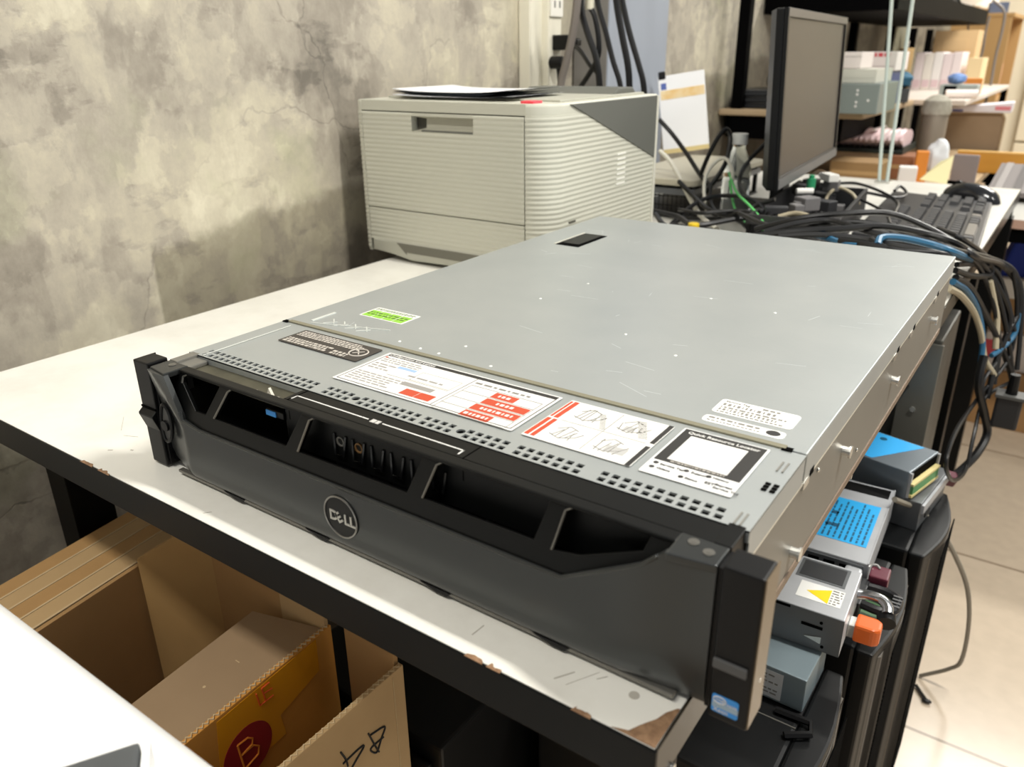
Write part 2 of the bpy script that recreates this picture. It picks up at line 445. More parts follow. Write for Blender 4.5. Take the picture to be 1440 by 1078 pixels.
def sticker(name, x0, x1, y0, y1, m, h=.0003, r=.001, label=None):
    o = obj(name, MB().mesh(plate_mesh(rrect(x0,x1,y0,y1,r), (), h), Matrix.Translation((0,0,H+h/2))), m, sv, label=label)
    return o
ZL = H+.0003
def ink(parent, name, m, boxes, dz=.00012):
    b = MB()
    for (x0,x1,y0,y1) in boxes: b.box(x0,x1,y0,y1,ZL-.0001,ZL+dz)
    return obj(name, b, m, parent)
def word(parent, s, size, x, y, m, bold=0., align='LEFT', name='lettering'):
    return obj(name, MB().mesh(text_mesh(s, size, .00006, align, bold), Matrix.Translation((x,y,ZL+.0002))), m, parent)
# black warning label
st = sticker('warning_label', -.1845,-.097,.0548,.0842, mat('label_dark_brown','#3a3632',.5), label='black printed warning label')
rr = random.Random(1)
b = scribble(MB(), -.182,-.131,.0565,.0665,3,ZL,ZL+.0001,.9,.72,rnd=rr)
scribble(b, -.182,-.112,.0715,.0825,4,ZL,ZL+.0001,.9,.72,rnd=rr); scribble(b, -.128,-.112,.0562,.0640,2,ZL,ZL+.0001,.95,.7,rnd=rr)
obj('print', b, mat('label_print_pale','#b5afa6',.5), st)
ring = MB().tube([(-.1085+.0075*math.cos(a*PI/8), .0695+.0075*math.sin(a*PI/8), ZL) for a in range(16)], .0006, 6, closed=True, sub=2)
ring.box(-.1132,-.1038,.069,.070,ZL,ZL+.0004, Matrix.Translation((-.1085,.0695,0)) @ Matrix.Rotation(.8,4,'Z') @ Matrix.Translation((.1085,-.0695,0)))
ring.box(-.1132,-.1038,.069,.070,ZL,ZL+.0004, Matrix.Translation((-.1085,.0695,0)) @ Matrix.Rotation(-.8,4,'Z') @ Matrix.Translation((.1085,-.0695,0)))
obj('symbol', ring, mat('label_print_pale','#b5afa6'), st)
# configuration label
st = sticker('configuration_label', -.0885,.0665,.0235,.083, M_paper, label='white label headed Configuration and Layout with red blocks')
ink(st, 'header_bar', M_ink, [(-.0855,.0645,.0775,.0815)])
word(st, 'Configuration and Layout', .0043, -.0845, .0781, M_paper, .00003)
ink(st, 'border', M_ink, [(-.0860,.0645,.0255,.0261),(-.0860,-.0855,.0255,.0775),(.0640,.0646,.0255,.0775),(.0,.0004,.0262,.0775)])
b = MB(); rr = random.Random(2)
for (x0,x1,y0,y1,n) in ((-.083,-.046,.066,.0755,3),(-.083,-.062,.052,.064,3),(-.083,-.04,.029,.046,5),(-.045,-.004,.053,.058,1)): scribble(b, x0,x1,y0,y1,n,ZL,ZL+.0001,.7,.4,.5,2,rnd=rr)
b.box(-.06,-.004,.049,.0494,ZL,ZL+.0001).box(-.04,-.004,.0505,.0508,ZL,ZL+.0001).box(-.04,-.004,.0655,.0658,ZL,ZL+.0001).box(-.04,-.0397,.0505,.0658,ZL,ZL+.0001).box(-.0043,-.004,.0505,.0658,ZL,ZL+.0001)
b.box(-.04,-.012,.0405,.046,ZL,ZL+.0001)
obj('fine_print', b, mat('print_grey','#8d8a86',.5), st)
ink(st, 'blue_bar', mat('label_soft_blue','#8fa9cf',.5), [(-.062,-.045,.062,.0655)])
ink(st, 'red_block', M_red, [(-.030,-.0175,.0285,.0375),(-.0170,-.004,.0285,.0375)])
ink(st, 'red_dot', M_red, [(-.0845,-.0825,.0735,.0755)])
rb = []
for k, (xa, xb) in enumerate(((.0255,.044),(.0255,.060),(.0245,.060),(.0245,.047))):
    y = .0655-.0108*k; rb.append((xa, xb, y-.0085, y))
ink(st, 'red_block', M_red, rb)
bb = MB()
for k in range(5): bb.box(.003,.0608,.0668-.0108*k-.0003,.0668-.0108*k+.0002,ZL,ZL+.0001)
bb.box(.003,.0034,.0236+.001,.067,ZL,ZL+.0001).box(.0606,.061,.0236+.001,.067,ZL,ZL+.0001)
scribble(bb, .003,.05,.069,.074,1,ZL,ZL+.0001,.8,.45,rnd=rr)
obj('table_lines', bb, M_grey_ink, st)
b = MB()
for k, (xa, xb) in enumerate(((.030,.039),(.036,.050),(.031,.056),(.0262,.0455))): scribble(b, xa, xb, .0655-.0108*k-.0062, .0655-.0108*k-.0023, 1, ZL+.0001, ZL+.0002, .95,.8,.3,.8, rnd=rr)
obj('white_print', b, M_paper, st)
# instruction label with four small drawings
st = sticker('instruction_label', .0735,.146,.0235,.083, M_paper, label='white label with red tabs and four small line drawings')
ink(st, 'red_tab', M_red, [(.0742,.0772,.0255,.0525),(.0785,.0815,.0255,.0525),(.0742,.0758,.055,.081),(.0768,.0802,.0545,.0815)])
ink(st, 'black_bar', M_ink, [(.1425,.1455,.0235,.0505),(.1425,.1455,.055,.083)])
b = MB()
def lines(pts, r=.0003): b.tube([(x,y,ZL) for x,y in pts], r, 5, smooth=False)
lines([(.083,.0535),(.141,.0535)], .0002); lines([(.1125,.026),(.1125,.081)], .0002)
rr = random.Random(5)
for (cx, cy) in ((.097,.068),(.127,.068),(.097,.039),(.127,.039)):
    x0, y0 = cx-.008, cy-.009
    for k in range(5): lines([(x0+k*.003, y0+rr.uniform(0,.003)),(x0+k*.003+rr.uniform(-.002,.004), y0+rr.uniform(.010,.019))])
    lines([(x0-.002,y0+.004),(x0+.006,y0+.001),(x0+.014,y0+.006),(x0+.017,y0+.012)]); lines([(x0-.001,y0+.012),(x0+.005,y0+.018),(x0+.012,y0+.015)])
for k in range(11): lines([(.100+k*.0009,.0735-.0018*k),(.1035+k*.0009,.0745-.0018*k)], .00028)
for k in range(12): lines([(.124+k*.0009,.0775-.0018*k),(.1295+k*.0009,.0785-.0018*k)], .00028)
obj('line_drawing', b, M_grey_ink, st)
ink(st, 'shaded_part', mat('print_light_grey','#a9a8a5',.5), [(.121,.128,.062,.068),(.124,.137,.032,.040)])
# quick resource locator label
st = sticker('locator_label', .1515,.2035,.0228,.0855, mat('label_pale_grey','#d6d6d4',.45), label='label with black panel headed Quick Resource Locator')
ink(st, 'black_panel', M_ink, [(.1527,.2020,.0395,.0845)])
word(st, 'Quick Resource Locator', .0043, .1774, .0790, M_paper, .00008, 'CENTER')
ink(st, 'blank_square', M_paper, [(.1592,.1937,.0430,.0765)], .00026)
b = scribble(MB(), .162,.193,.0405,.0422,1,ZL+.0001,ZL+.0003,.95,.6,rnd=rr); obj('web_address', b, mat('label_print_pale','#b5afa6'), st)
for (s, x, y) in (('Service Tag',.1585,.0345),('Status',.176,.0275),('EST',.1865,.0287),('Express',.192,.0300),('Service Tag',.192,.0265),('Support',.1765,.0350),('Videos',.1585,.0295),('History',.1885,.0358)):
    word(st, s, .0030 if s != 'EST' else .0036, x, y, M_ink, .00006)
b = MB()
for (x, y) in ((.1558,.0360),(.1558,.0305),(.1737,.0362),(.1737,.0285),(.1862,.0368)): b.cyl((x,y,ZL),.0016,.0001,'z',12)
obj('icon', b, M_ink, st)
# service tag stickers
for (x0,x1,y0,y1,nm) in ((.1545,.2052,.1175,.1403,'white service tag sticker'),(.1542,.2048,.1018,.1118,'narrow white support sticker')):
    st = sticker('service_sticker', x0,x1,y0,y1, mat('sticker_white','#dededa',.4), .0003, .003, nm)
    rr = random.Random(int(x0*1e5+y0*1e5))
    if y0 > .11:
        word(st, 'Service Tag', .0034, x0+.003, y1-.0045, M_grey_ink)
        b = scribble(MB(), x0+.027,x1-.012,y1-.0048,y1-.0018,1,ZL,ZL+.0001,.95,.8,rnd=rr)
        scribble(b, x0+.003,x1-.014,y0+.0125,y0+.0165,1,ZL,ZL+.0001,1,.9,.15,.6,rnd=rr); scribble(b, x0+.003,x1-.006,y0+.0085,y0+.0115,1,ZL,ZL+.0001,.9,.7,rnd=rr)
        scribble(b, x0+.003,x1-.008,y0+.0045,y0+.0080,1,ZL,ZL+.0001,.9,.9,.15,.6,rnd=rr); scribble(b, x0+.003,x1-.004,y0+.0012,y0+.0036,1,ZL,ZL+.0001,.9,.7,rnd=rr)
        obj('print', b, M_grey_ink, st)
    else:
        b = scribble(MB(), x0+.003,x0+.036,y0+.0055,y0+.0085,1,ZL,ZL+.0001,.95,.75,rnd=rr); scribble(b, x0+.003,x0+.036,y0+.0018,y0+.0040,1,ZL,ZL+.0001,.95,.6,rnd=rr)
        obj('print', b, M_grey_ink, st)
        o = MB().cyl((0,0,0),.0036,.0001,'z',18); obj('round_logo', MB().add([(x0+.0435+p[0]*1.2,y0+.0055+p[1],ZL+p[2]) for p in o.v], o.f), M_ink, st)
# green and white sticker
st = sticker('green_sticker', -.178,-.128,.1385,.1640, M_paper, label='white and green sticker')
g = []
for k in range(4): g.append((-.176+k*.0118, -.176+k*.0118+.0108, .1400, .1555))
ink(st, 'green_block', mat('sticker_green','#86b93e',.5), g)
rr = random.Random(9)
b = scribble(MB(), -.176,-.131,.1575,.1620,2,ZL,ZL+.0001,.9,.5,rnd=rr); scribble(b, -.175,-.131,.1440,.1530,2,ZL+.0001,ZL+.0002,.95,.5,rnd=rr)
obj('print', b, mat('label_dark_green','#4d6b2a',.5), st)

# ---------- control strip between the cover and the bezel
cs = obj('control_strip', MB().box(-.0905, W-.010, -.0185, -.0006, .050, .0845), M_satin, sv, .0008)
wl = MB()
for (x0,x1,y0,y1) in ((-.0855,-.019,-.0112,-.0102),(-.007,.0575,-.0112,-.0102),(-.0858,-.0848,-.0160,-.0102),(.0566,.0576,-.0160,-.0102)): wl.box(x0,x1,y0,y1,.0845,.0847)
obj('white_line', wl, M_paper, cs)
obj('tab_icon', MB().box(-.0162,-.0125,-.0130,-.0090,.0845,.0848).box(-.0118,-.0090,-.0130,-.0090,.0845,.0848), mat('label_soft_grey','#b9b7b2'), cs)
for x in (-.086,.0625): obj('strip_joint', MB().box(x-.0004,x+.0004,-.0186,-.0008,.07,.0847), M_dark, cs)
# bare metal step at the left end of the strip, with worn tape
step = obj('metal_step', MB().box(-W+.002,-.0912,-.0185,-.0006,.0765,.0795), mat('tarnished_steel','#5f5c4d',.45,.4,col2='#4a483c',nscale=60), sv)
rr = random.Random(4); b = MB()
for k in range(10):
    x = rr.uniform(-.17,-.095); b.sphere((x,-.0165+rr.uniform(0,.002),.080), rr.uniform(.0008,.0022), 7, 5, (1,.6,.9))
b.prism([(-.112,.079),(-.104,.079),(-.1085,.0865)], -.016,-.014,'y')
obj('torn_tape', b, mat('old_tape','#cfcabb',.6), step)
obj('corner_bracket', MB().box(-.216,-.198,-.018,-.001,.0795,.0830), M_side, sv, .001)
# ---------- drive bays behind the bezel
cage = obj('drive_cage', MB().box(-.2185, .2185, -.008, .0115, .002, .0755), M_dark, sv)
b = MB()
for k in range(22):
    for j in range(7):
        b.box(.064+k*.0063, .064+k*.0063+.004, -.0088, -.0079, .014+j*.0095, .014+j*.0095+.006)
obj('perforated_panel', b, mat('perforation_sheen','#0b0b0d',.4,spec=.3), cage)
for k in range(6):
    x = -.045+k*.0165
    car = obj('drive_carrier', MB().box(x, x+.0145, -.018, -.0082, .004, .0745), mat('carrier_black','#060607',.35,spec=.25), cage, .001)
    obj('carrier_lever', MB().tube([(x+.002,-.019,.072),(x+.0035,-.0205,.058),(x+.011,-.0205,.058),(x+.0125,-.019,.072)], .0011, 6, smooth=False), mat('lever_black','#121213',.25), car)
    if k < 2:
        obj('lock_ring', MB().tube([(x+.0072+.003*math.cos(a*PI/6), -.0188, .067+.003*math.sin(a*PI/6)) for a in range(12)], .0007, 5, closed=True, sub=2), mat('lock_ring_bronze','#8a6a45',.3,.6) if k else M_trim, car)
obj('latch_bar', MB().box(.0735,.0755,-.0125,-.0082,.036,.056).box(.0738,.0752,-.0120,-.0082,.016,.0355), M_trim, cage)
obj('usb_plug', MB().box(-.1085,-.0905,-.0205,-.0079,.0685,.0735), M_blk, cage, .001)
obj('usb_tongue', MB().box(-.1075,-.0975,-.0212,-.0203,.0692,.0728), M_blue, cage)

# ---------- front bezel
bz = obj('bezel_frame', MB().box(-.2215,-.2195,-.033,-.018,.003,.083).box(.2195,.2215,-.033,-.018,.003,.083).box(-.2195,.2195,-.022,-.019,.003,.0055), M_blk, sv)
# sculpted lower shell and end wings, one skin with its own thickness
def skin(rows, th, name, m):
    g = MB().grid(rows); n = len(g.v)
    fs = [tuple(i+n for i in reversed(f)) for f in g.f]
    nr, nc = len(rows), len(rows[0])
    g2 = MB().add(g.v, g.f); g2.add([(p[0], p[1]+th, p[2]) for p in g.v], [tuple(reversed(f)) for f in g.f])
    bd = [i for i in range(nc)]+[r*nc+nc-1 for r in range(1,nr)]+[(nr-1)*nc+i for i in range(nc-2,-1,-1)]+[r*nc for r in range(nr-2,0,-1)]
    g2.f += [(bd[k], bd[(k+1)%len(bd)], bd[(k+1)%len(bd)]+n, bd[k]+n) for k in range(len(bd))]
    g2.sm = True
    return obj(name, g2, m, sv)
def zr(x):      # upper edge of the grey shell
    if x < -.196: return .0835
    if x < -.1825: return .0835-(x+.196)/.0135*(.0315)
    if x < -.163: return .052-(x+.1825)/.0195*.0032
    if x < .141: return .0488
    if x < .1845: return .0488+(x-.141)/.0435*.0245
    if x < .195: return .0733+(x-.1845)/.0105*.0102
    return .0835
def yf(x, u):   # front surface: centre stands forward of the two end wings
    zf = .0005+u*zr(x)
    base = -.0395
    if x < -.183: # left wing
        fx = -.183-(.030*max(0,(zf-.045))/.04)
        t = min(1, max(0, (fx-x)/.036)) ; base = -.0395+.0095*t
    if x > .165:
        t = min(1, (x-.165)/.0545); base = -.0395+.0045*t*t*(3-2*t)
    return base + .0035*(1-min(1,u*6))**2 
xs = [-.2193,-.2165,-.213,-.209,-.205,-.201,-.1975,-.196,-.194,-.192,-.1895,-.187,-.185,-.1825,-.180,-.176,-.170,-.163]+[-.163+.304*k/16 for k in range(1,17)]+[.15,.158,.166,.175,.1845,.188,.1915,.195,.199,.204,.209,.214,.2193]
us = [0,.03,.08,.16,.28,.4,.52,.64,.76,.86,.93,.975,1]
rows_ = []
for u in us: rows_.append([(x, yf(x,u), .003+u*(zr(x)-.003)) for x in xs])
sh = skin(rows_, .004, 'bezel_shell', M_bezel)
sh['label'] = 'grey lower shell of the front bezel'
# top wings
for s, xa in ((-1,.1965),(1,.1955)):
    pts = [(s*xa,-.0185),(s*.2193,-.0185),(s*.2193,-.0352),(s*(xa+.0005),-.0385)]
    wg = obj('bezel_wing_top', MB().prism(pts, .0805, .0848), M_bezel, sv, .0008)
    for (x, y) in ((.2035,-.0235),(.2125,-.0275)) if s > 0 else ((.208,-.024),):
        obj('bezel_screw', MB().cyl((s*x,y,.0848),.0028,.0004,'z',16).cyl((s*x,y,.0852),.0014,.0002,'z',10), M_trim, wg)
# window zone: inclined plate with five openings
a0 = math.atan2(.0125, .034)           # lean back from the vertical
def zx(p): # front-plane coordinates measured on the inclined plane
    return p
zone = [(-.2055,.0355),(-.1910,.0012),(-.166,-.0032),(.142,-.0032),(.1865,.0225),(.2000,.0355)]
wins = [[(-.2000,.0318),(-.1955,.0332),(-.1500,.0335),(-.1610,.0099),(-.1739,.0098),(-.1985,.0270)],
        [(-.1400,.0318),(-.1370,.0338),(-.0650,.0338),(-.0747,.0096),(-.1506,.0096)],
        [(-.0565,.0318),(-.0535,.0338),(.0385,.0338),(.0316,.0096),(-.0625,.0090)],
        [(.0500,.0318),(.0530,.0338),(.1255,.0338),(.1203,.0105),(.0438,.0100)],
        [(.1360,.0318),(.1390,.0338),(.1830,.0338),(.1801,.0247),(.148,.0115),(.1321,.0090)]]
wins[0] = [(-.1925,.0318),(-.1890,.0335),(-.1500,.0335),(-.1610,.0099),(-.1725,.0098),(-.1925,.0270)]
pm = plate_mesh(zone, wins, .0035, .0007)
Mz = Matrix.Translation((0,-.0353,.05)) @ Matrix.Rotation(PI/2-a0, 4, 'X')
zo = obj('bezel_grille', MB().mesh(pm, Mz), M_satin, sv, smooth=False)
obj('bezel_top_lip', MB().box(-.1965,.1965,-.0268,-.0185,.0822,.0846), M_satin, zo, .0012)
tr_ = MB()
for i, p in enumerate(((-.1506,.0096,-.1405,.0310,-.137,.0335),(-.0625,.0090,-.0570,.0310,-.053,.0335),(.0438,.0100,.0495,.0310,.053,.0335),(.1321,.0090,.1355,.0310,.139,.0335),(-.1925,.0262,-.1925,.0310,-.188,.0333))):
    t_ = MB().tube([(p[0],p[1],.0018),(p[2],p[3],.0018),(p[4],p[5],.0018)], .0008, 6, smooth=False)
    obj('worn_edge_highlight', MB().add(t_.v, t_.f, Mz), M_trim, zo)  # grey tubes put highlights on the window edges; the leftmost shows wear
for s in (-1,1): obj('end_blocker', MB().box(min(s*.2190,s*.2005),max(s*.2190,s*.2005),-.0300,-.0190,.006,.0800), M_dark, sv)  # added dark blockers close the gap behind the bezel ends
# round badge
rt = MB().tube([(x, yf(x,1)+.0006, zr(x)-.0002) for x in xs if -.186 < x < .193], .0013, 6, smooth=False)
obj('bezel_ridge', rt, M_bezel, sh)
bd_ = obj('badge', MB().cyl((-.0205,-.0402,.0278),.0146,.0022,'y',40), M_blk, sv, .0004)
rg = MB().tube([(-.0205+.0143*math.cos(a*PI/24), -.0404, .0278+.0143*math.sin(a*PI/24)) for a in range(48)], .00065, 6, closed=True, sub=1)
obj('badge_ring', rg, mat('brushed_nickel','#8d8b86',.3,.8), bd_)
Mt = Matrix.Rotation(PI/2,4,'X')
lt = MB()
for s, x, rot in (('D',-.0302,0),('E',-.0246,.62),('L',-.0172,0),('L',-.0122,0)):
    me = text_mesh(s, .0098, .0004, 'LEFT', .0003)
    lt.mesh(me, Matrix.Translation((x,-.0404,.0242)) @ (Matrix.Translation((.0030,0,.0036)) @ Matrix.Rotation(-rot,4,'Y') @ Matrix.Translation((-.0030,0,-.0036)) if rot else Matrix()) @ Mt)
obj('badge_lettering', lt, mat('badge_silver','#b9b7b0',.3,.6), bd_)
# scalloped feet under the bezel
for x in (-.1316,-.0442,.0577,.1388):
    obj('bezel_foot', MB().prism([(x-.017,.0035),(x-.004,.0002),(x+.004,.0002),(x+.007,.0035)], -.0375,-.028,'y'), M_blk, sv, .0005)
obj('lower_lip', MB().box(-.205,.205,-.0368,-.0325,.0012,.0036), M_trim, sv, .0006)
# lock on the left wing
th_ = Matrix.Translation((-.2085,-.0375,.0425)) @ Matrix.Rotation(.16,4,'Y')
lk = MB().tube([(.0082*math.cos(a*PI/12)*(1 if math.cos(a*PI/12)>0 else .55), -.0003, .0158*math.sin(a*PI/12)) for a in range(24)], .0015, 6, closed=True, sub=2)
lkr = obj('lock_surround', MB().add(lk.v, lk.f, th_), M_blk, sv); 
o = MB().prism([(.0076*math.cos(a*PI/12)*(1 if math.cos(a*PI/12)>0 else .5), .0150*math.sin(a*PI/12)) for a in range(24)], -.0003,.002,'y'); obj('lock_face', MB().add(o.v,o.f,th_), mat('lock_grey','#2f2f2e',.35), lkr)
o = MB().cyl((.0008,-.0022,-.002),.0042,.003,'y',18); obj('lock_barrel', MB().add(o.v,o.f,th_), M_blk, lkr)
# rack ears
def ear(s):
    x0, x1 = (.2222,.2412) if s > 0 else (-.2412,-.2222)
    e = obj('rack_ear', MB().box(x0,x1,-.0355,-.0185,.0003,.0862), M_blk, sv, .0012, label='black rack ear at the %s end' % ('right' if s > 0 else 'left'))
    xs = x1 if s > 0 else x0
    obj('ear_side_plate', MB().box(min(xs,xs+s*.0006),max(xs,xs+s*.0006),-.0345,-.0165,.0010,.0855), mat('ear_side','#7a6c58',.35,.55) if s > 0 else M_satin, e)
    if s > 0:
        obj('ear_latch', MB().box(.2226,.2388,-.0372,-.0350,.0310,.0364), mat('latch_grey','#4c4c4c',.55), e, .0008)
        obj('ear_bracket', MB().box(.2110,.2200,-.0185,.002,.060,.0850), M_satin, e, .0006)
        obj('side_screw', MB().cyl((.2415,-.0245,.0235),.0014,.0005,'x',10), M_screw, e)
        # processor sticker
        ps = obj('processor_sticker', MB().mesh(plate_mesh(rrect(.2239,.2368,.0047,.0152,.0012),(),.0002), Matrix.Translation((0,-.0356,0)) @ Mt), mat('sticker_blue','#2f86cf',.3), e)
        obj('grey_band', MB().box(.2242,.2368,-.03585,-.0357,.0078,.0108), mat('sticker_grey_blue','#8fa3b3',.35), ps)
        el = MB().tube([(.2277+.0031*math.cos(a*PI/10), -.0359, .0125+.0019*math.sin(a*PI/10)) for a in range(20)], .00028, 5, closed=True, sub=1)
        obj('oval', el, M_paper, ps)
        def tx(s_, size, x, z): obj('lettering', MB().mesh(text_mesh(s_, size, .00008), Matrix.Translation((x,-.0359,z)) @ Mt), M_paper, ps)
        tx('intel', .0027, .2256, .0117); tx('inside', .0022, .2311, .0110); tx('Xeon', .0033, .2249, .0055)
    else:
        obj('ear_latch', MB().prism([(-.0353,.0475),(-.0395,.0440),(-.0395,.0425),(-.0353,.0300)], -.2411,-.2225,'x'), M_satin, e, .0006)
        obj('ear_groove', MB().box(-.2411,-.2224,-.0362,-.0352,.0475,.0490), M_dark, e)
        obj('ear_bracket', MB().box(-.2200,-.2110,-.0185,.002,.060,.0850), M_side, e, .0006)
ear(-1); ear(1)

# ------------------------------------------------------------------ white work table
def table_material():
    m = bpy.data.materials.new('white_laminate'); m.use_nodes = True
    nt = m.node_tree; b = nt.nodes['Principled BSDF']; N = nt.nodes.new; Lk = nt.links.new
    tc = N('ShaderNodeTexCoord')
    n = N('ShaderNodeTexNoise'); n.inputs['Scale'].default_value = 9; n.inputs['Detail'].default_value = 8; n.inputs['Roughness'].default_value = .7
    Lk(tc.outputs['Object'], n.inputs['Vector'])
    r = N('ShaderNodeValToRGB'); r.color_ramp.elements[0].position = .3; r.color_ramp.elements[0].color = lin('#d3d0c7'); r.color_ramp.elements[1].position = .55; r.color_ramp.elements[1].color = lin('#dfddd5')
    Lk(n.outputs['Fac'], r.inputs['Fac']); Lk(r.outputs['Color'], b.inputs['Base Color']); b.inputs['Roughness'].default_value = .32
    return m
tb = thing('work_table', 'long white topped work table with black edging standing along the plaster wall', 'table', (0,0,-.75))
def up(mb): return MB().add([(p[0],p[1],p[2]+.75) for p in mb.v], mb.f)
TX0, TX1, TY0, TY1 = -.555, .2115, -.0685, 1.832
M_lam = table_material()
obj('tabletop', up(MB().box(TX0,TX1-.0016,TY0+.0018,TY1,-.026,0)), M_lam, tb, .0006)
obj('edge_band', up(MB().box(TX0,TX1,TY0,TY0+.0016,-.0265,-.0002)), mat('black_edging','#060707',.35,spec=.2), tb, .0005)
obj('edge_band', up(MB().box(TX1-.0014,TX1,TY0+.0018,TY1,-.0265,-.0002)), mat('edging_side_reflection','#2e2921',.3), tb, .0004)  # brown reflection on the black side edging put into its colour
M_frame = mat('black_steel', '#050606', .4, spec=.2, col2='#090a0a', nscale=30)
# worn corner and chips showing the board core
M_core = mat('particle_board', '#9a7a5c', .85, col2='#6f523b', nscale=260, namt=.5, bump=.4, bscale=300)
obj('chipped_corner', up(MB().prism([(TX1-.0017,TY0+.0020),(TX1-.0017,-.038),(TX1-.0030,-.0385),(TX1-.0066,-.0440),(TX1-.0085,-.050),(TX1-.0135,-.058),(TX1-.0165,-.0640),(TX1-.0245,TY0+.0020)], -.0001,.00025)), M_core, tb)
rr = random.Random(11)
for (x, n_, rr_) in ((-.283,4,.009),(-.258,3,.008),(.105,3,.006),(.118,3,.0045),(.171,4,.0055)):
    pts = [(x-rr_,TY0+.0002)]+[(x-rr_+2*rr_*(k+.5)/6+rr.uniform(-.0008,.0008), TY0+.0012+rr.uniform(.0006,.0028)) for k in range(6)]+[(x+rr_,TY0+.0002)]
    obj('edge_chip', up(MB().prism(pts, -.0006,.0002)), M_core, tb)
for (x, y, a, l, w_) in ((.151,-.0505,1.0,.012,.0008),(.093,-.048,1.5,.010,.0007),(.160,-.047,1.05,.020,.0003),(.168,-.041,.9,.006,.0005),(-.30,-.02,.4,.014,.0005),(-.29,-.044,.6,.004,.0012),(-.275,-.034,.2,.003,.0014),(-.14,-.058,.9,.006,.0006),(-.285,.05,.55,.05,.0003),(-.33,-.01,-.6,.03,.0003),(-.30,.02,-1.0,.025,.00025)):
    obj('scuff_mark', up(MB().box(-l/2,l/2,-w_/2,w_/2,0,.00015, Matrix.Translation((x,y,0)) @ Matrix.Rotation(a,4,'Z'))), mat('scuff','#aaa59b',.6), tb)
obj('stain', up(MB().cyl((.187,-.0425,0),.0028,.0002,'z',12)), mat('scuff','#aaa59b',.6), tb)
# frame rails and legs
obj('front_rail', up(MB().box(TX0+.0455,TX1-.036,TY0+.075,TY0+.105,-.060,-.0266)), M_frame, tb, .001)
for x in (TX0+.0105, TX1-.035):
    obj('side_rail', up(MB().box(x,x+.025,TY0+.045,TY1-.033,-.052,-.0266)), M_frame, tb)
obj('rear_rail', up(MB().box(TX0+.005,TX1-.006,TY1-.032,TY1-.004,-.060,-.0266)), M_frame, tb)
for (x, y) in ((TX0+.010,.002),(TX0+.016,1.17),(TX0+.016,1.79),(TX1-.042,1.175),(TX1-.042,1.79)):
    obj('leg', up(MB().box(x,x+.04,y,y+.045,-.7498,-.0268 if y < .1 else -.0602)), M_frame, tb, .001)
obj('leg', up(MB().box(TX1-.035,TX1-.006,TY0+.040,TY0+.0445,-.7498,-.0268)), M_frame, tb, .001)
b = MB().cyl((TX1,-.0480,-.0275),.0022,.0016,'x',10).cyl((TX1,.3,-.0275),.0022,.0016,'x',10)
obj('edge_screw', up(b), M_screw, tb)

# ------------------------------------------------------------------ laser printer
M_pr = mat('printer_beige', '#c3c2b4', .45, bump=.03, bscale=500)
M_prd = mat('printer_dark_grey', '#64655f', .5)
M_prg = mat('printer_deck_grey', '#aeada0', .5)
PX0, PX1, PY0, PY1, PZ0, PZ1 = 0, .345, 0, .315, .010, .2365
pr = thing('laser_printer', 'beige ribbed desktop laser printer with a dark grey side panel standing at the wall', 'printer', (-.600,.566,0))
def wave(z, a=.0012, p=.0067): 
    t = (z/p) % 1
    return a*(1-(2*t-1)**2) 
def zlist(z0, z1, p=.0067, k=5):
    n = int((z1-z0)/p*k); return [z0+(z1-z0)*i/n for i in range(n+1)]
# body: ribbed wall lofted round the plan, front right corner well rounded
def plan(off):
    pts = []
    r = .036
    pts += [(PX0-off, PY1), (PX0-off, PY0+.012)]
    pts += [(PX0+.010-(.010+off)*math.cos(a), PY0+.010-(.010+off)*math.sin(a)) for a in (.4,.8,1.2)]
    pts += [(PX0+.0100, PY0-off), (PX0+.0125, PY0-off), (PX0+.0125, PY0+.0145), (PX0+.16, PY0+.0145), (PX0+.3088, PY0+.0145), (PX0+.3088, PY0-off)]
    pts += [(PX1-r+(r+off)*math.sin(PI/2*k/8), PY0+r-(r+off)*math.cos(PI/2*k/8)) for k in range(1,9)]
    pts += [(PX1+off, PY0+r+(PY1-PY0-r)*k/4) for k in range(1,5)]
    return pts
zs = zlist(PZ0+.004, .2220)
rows_ = [[(x,y,PZ0) for x,y in plan(-.0005)]]+[[(x,y,z) for x,y in plan(wave(z))] for z in zs]
rows_ += [[(x,y,z) for x,y in plan(o)] for z, o in ((.2222,0),(.2325,0),(.2352,-.0006),(.2365,-.0018))]
g = MB(); n = len(rows_[0])
g.grid(rows_)
g.add(rows_[0], [tuple(range(n))]); g.add(rows_[-1], [tuple(range(n))])
g.add([r[0] for r in rows_]+[r[-1] for r in rows_], [(i, i+1, len(rows_)+i+1, len(rows_)+i) for i in range(len(rows_)-1)])
g.sm = True
obj('body', g, M_pr, pr)
def ribbed(x0, x1, z0, z1, y, th, cut=None):
    rows_ = []
    for z in zlist(z0, z1): rows_.append([(x, y-wave(z,.0012), z) for x in (x0, x1)])
    b = MB().grid(rows_)
    back = MB().grid([[(x, y+th, z) for x in (x0,x1)] for z in zlist(z0,z1)])
    b.add(back.v, back.f)
    m = len(rows_)
    f = []
    o = m*2
    for i in range(m-1): f += [(2*i, 2*i+2, o+2*i+2, o+2*i), (2*i+1, o+2*i+1, o+2*i+3, 2*i+3)]
    f += [(0, o, o+1, 1), (2*m-2, 2*m-1, o+2*m-1, o+2*m-2)]
    b.add([], []); b.f += f; b.sm = False
    return b
M_seam = mat('seam_dark', '#55534a', .7)
obj('front_frame', MB().box(.0128,.3085,.0006,.0140,.2222,.2364), M_pr, pr)
obj('door_seam', MB().box(.0128,.3085,.0128,.0140,.012,.2220), M_seam, pr)
fd = obj('front_door', ribbed(.0142,.1120,.0805,.2205,-.0008,.012), M_pr, pr)
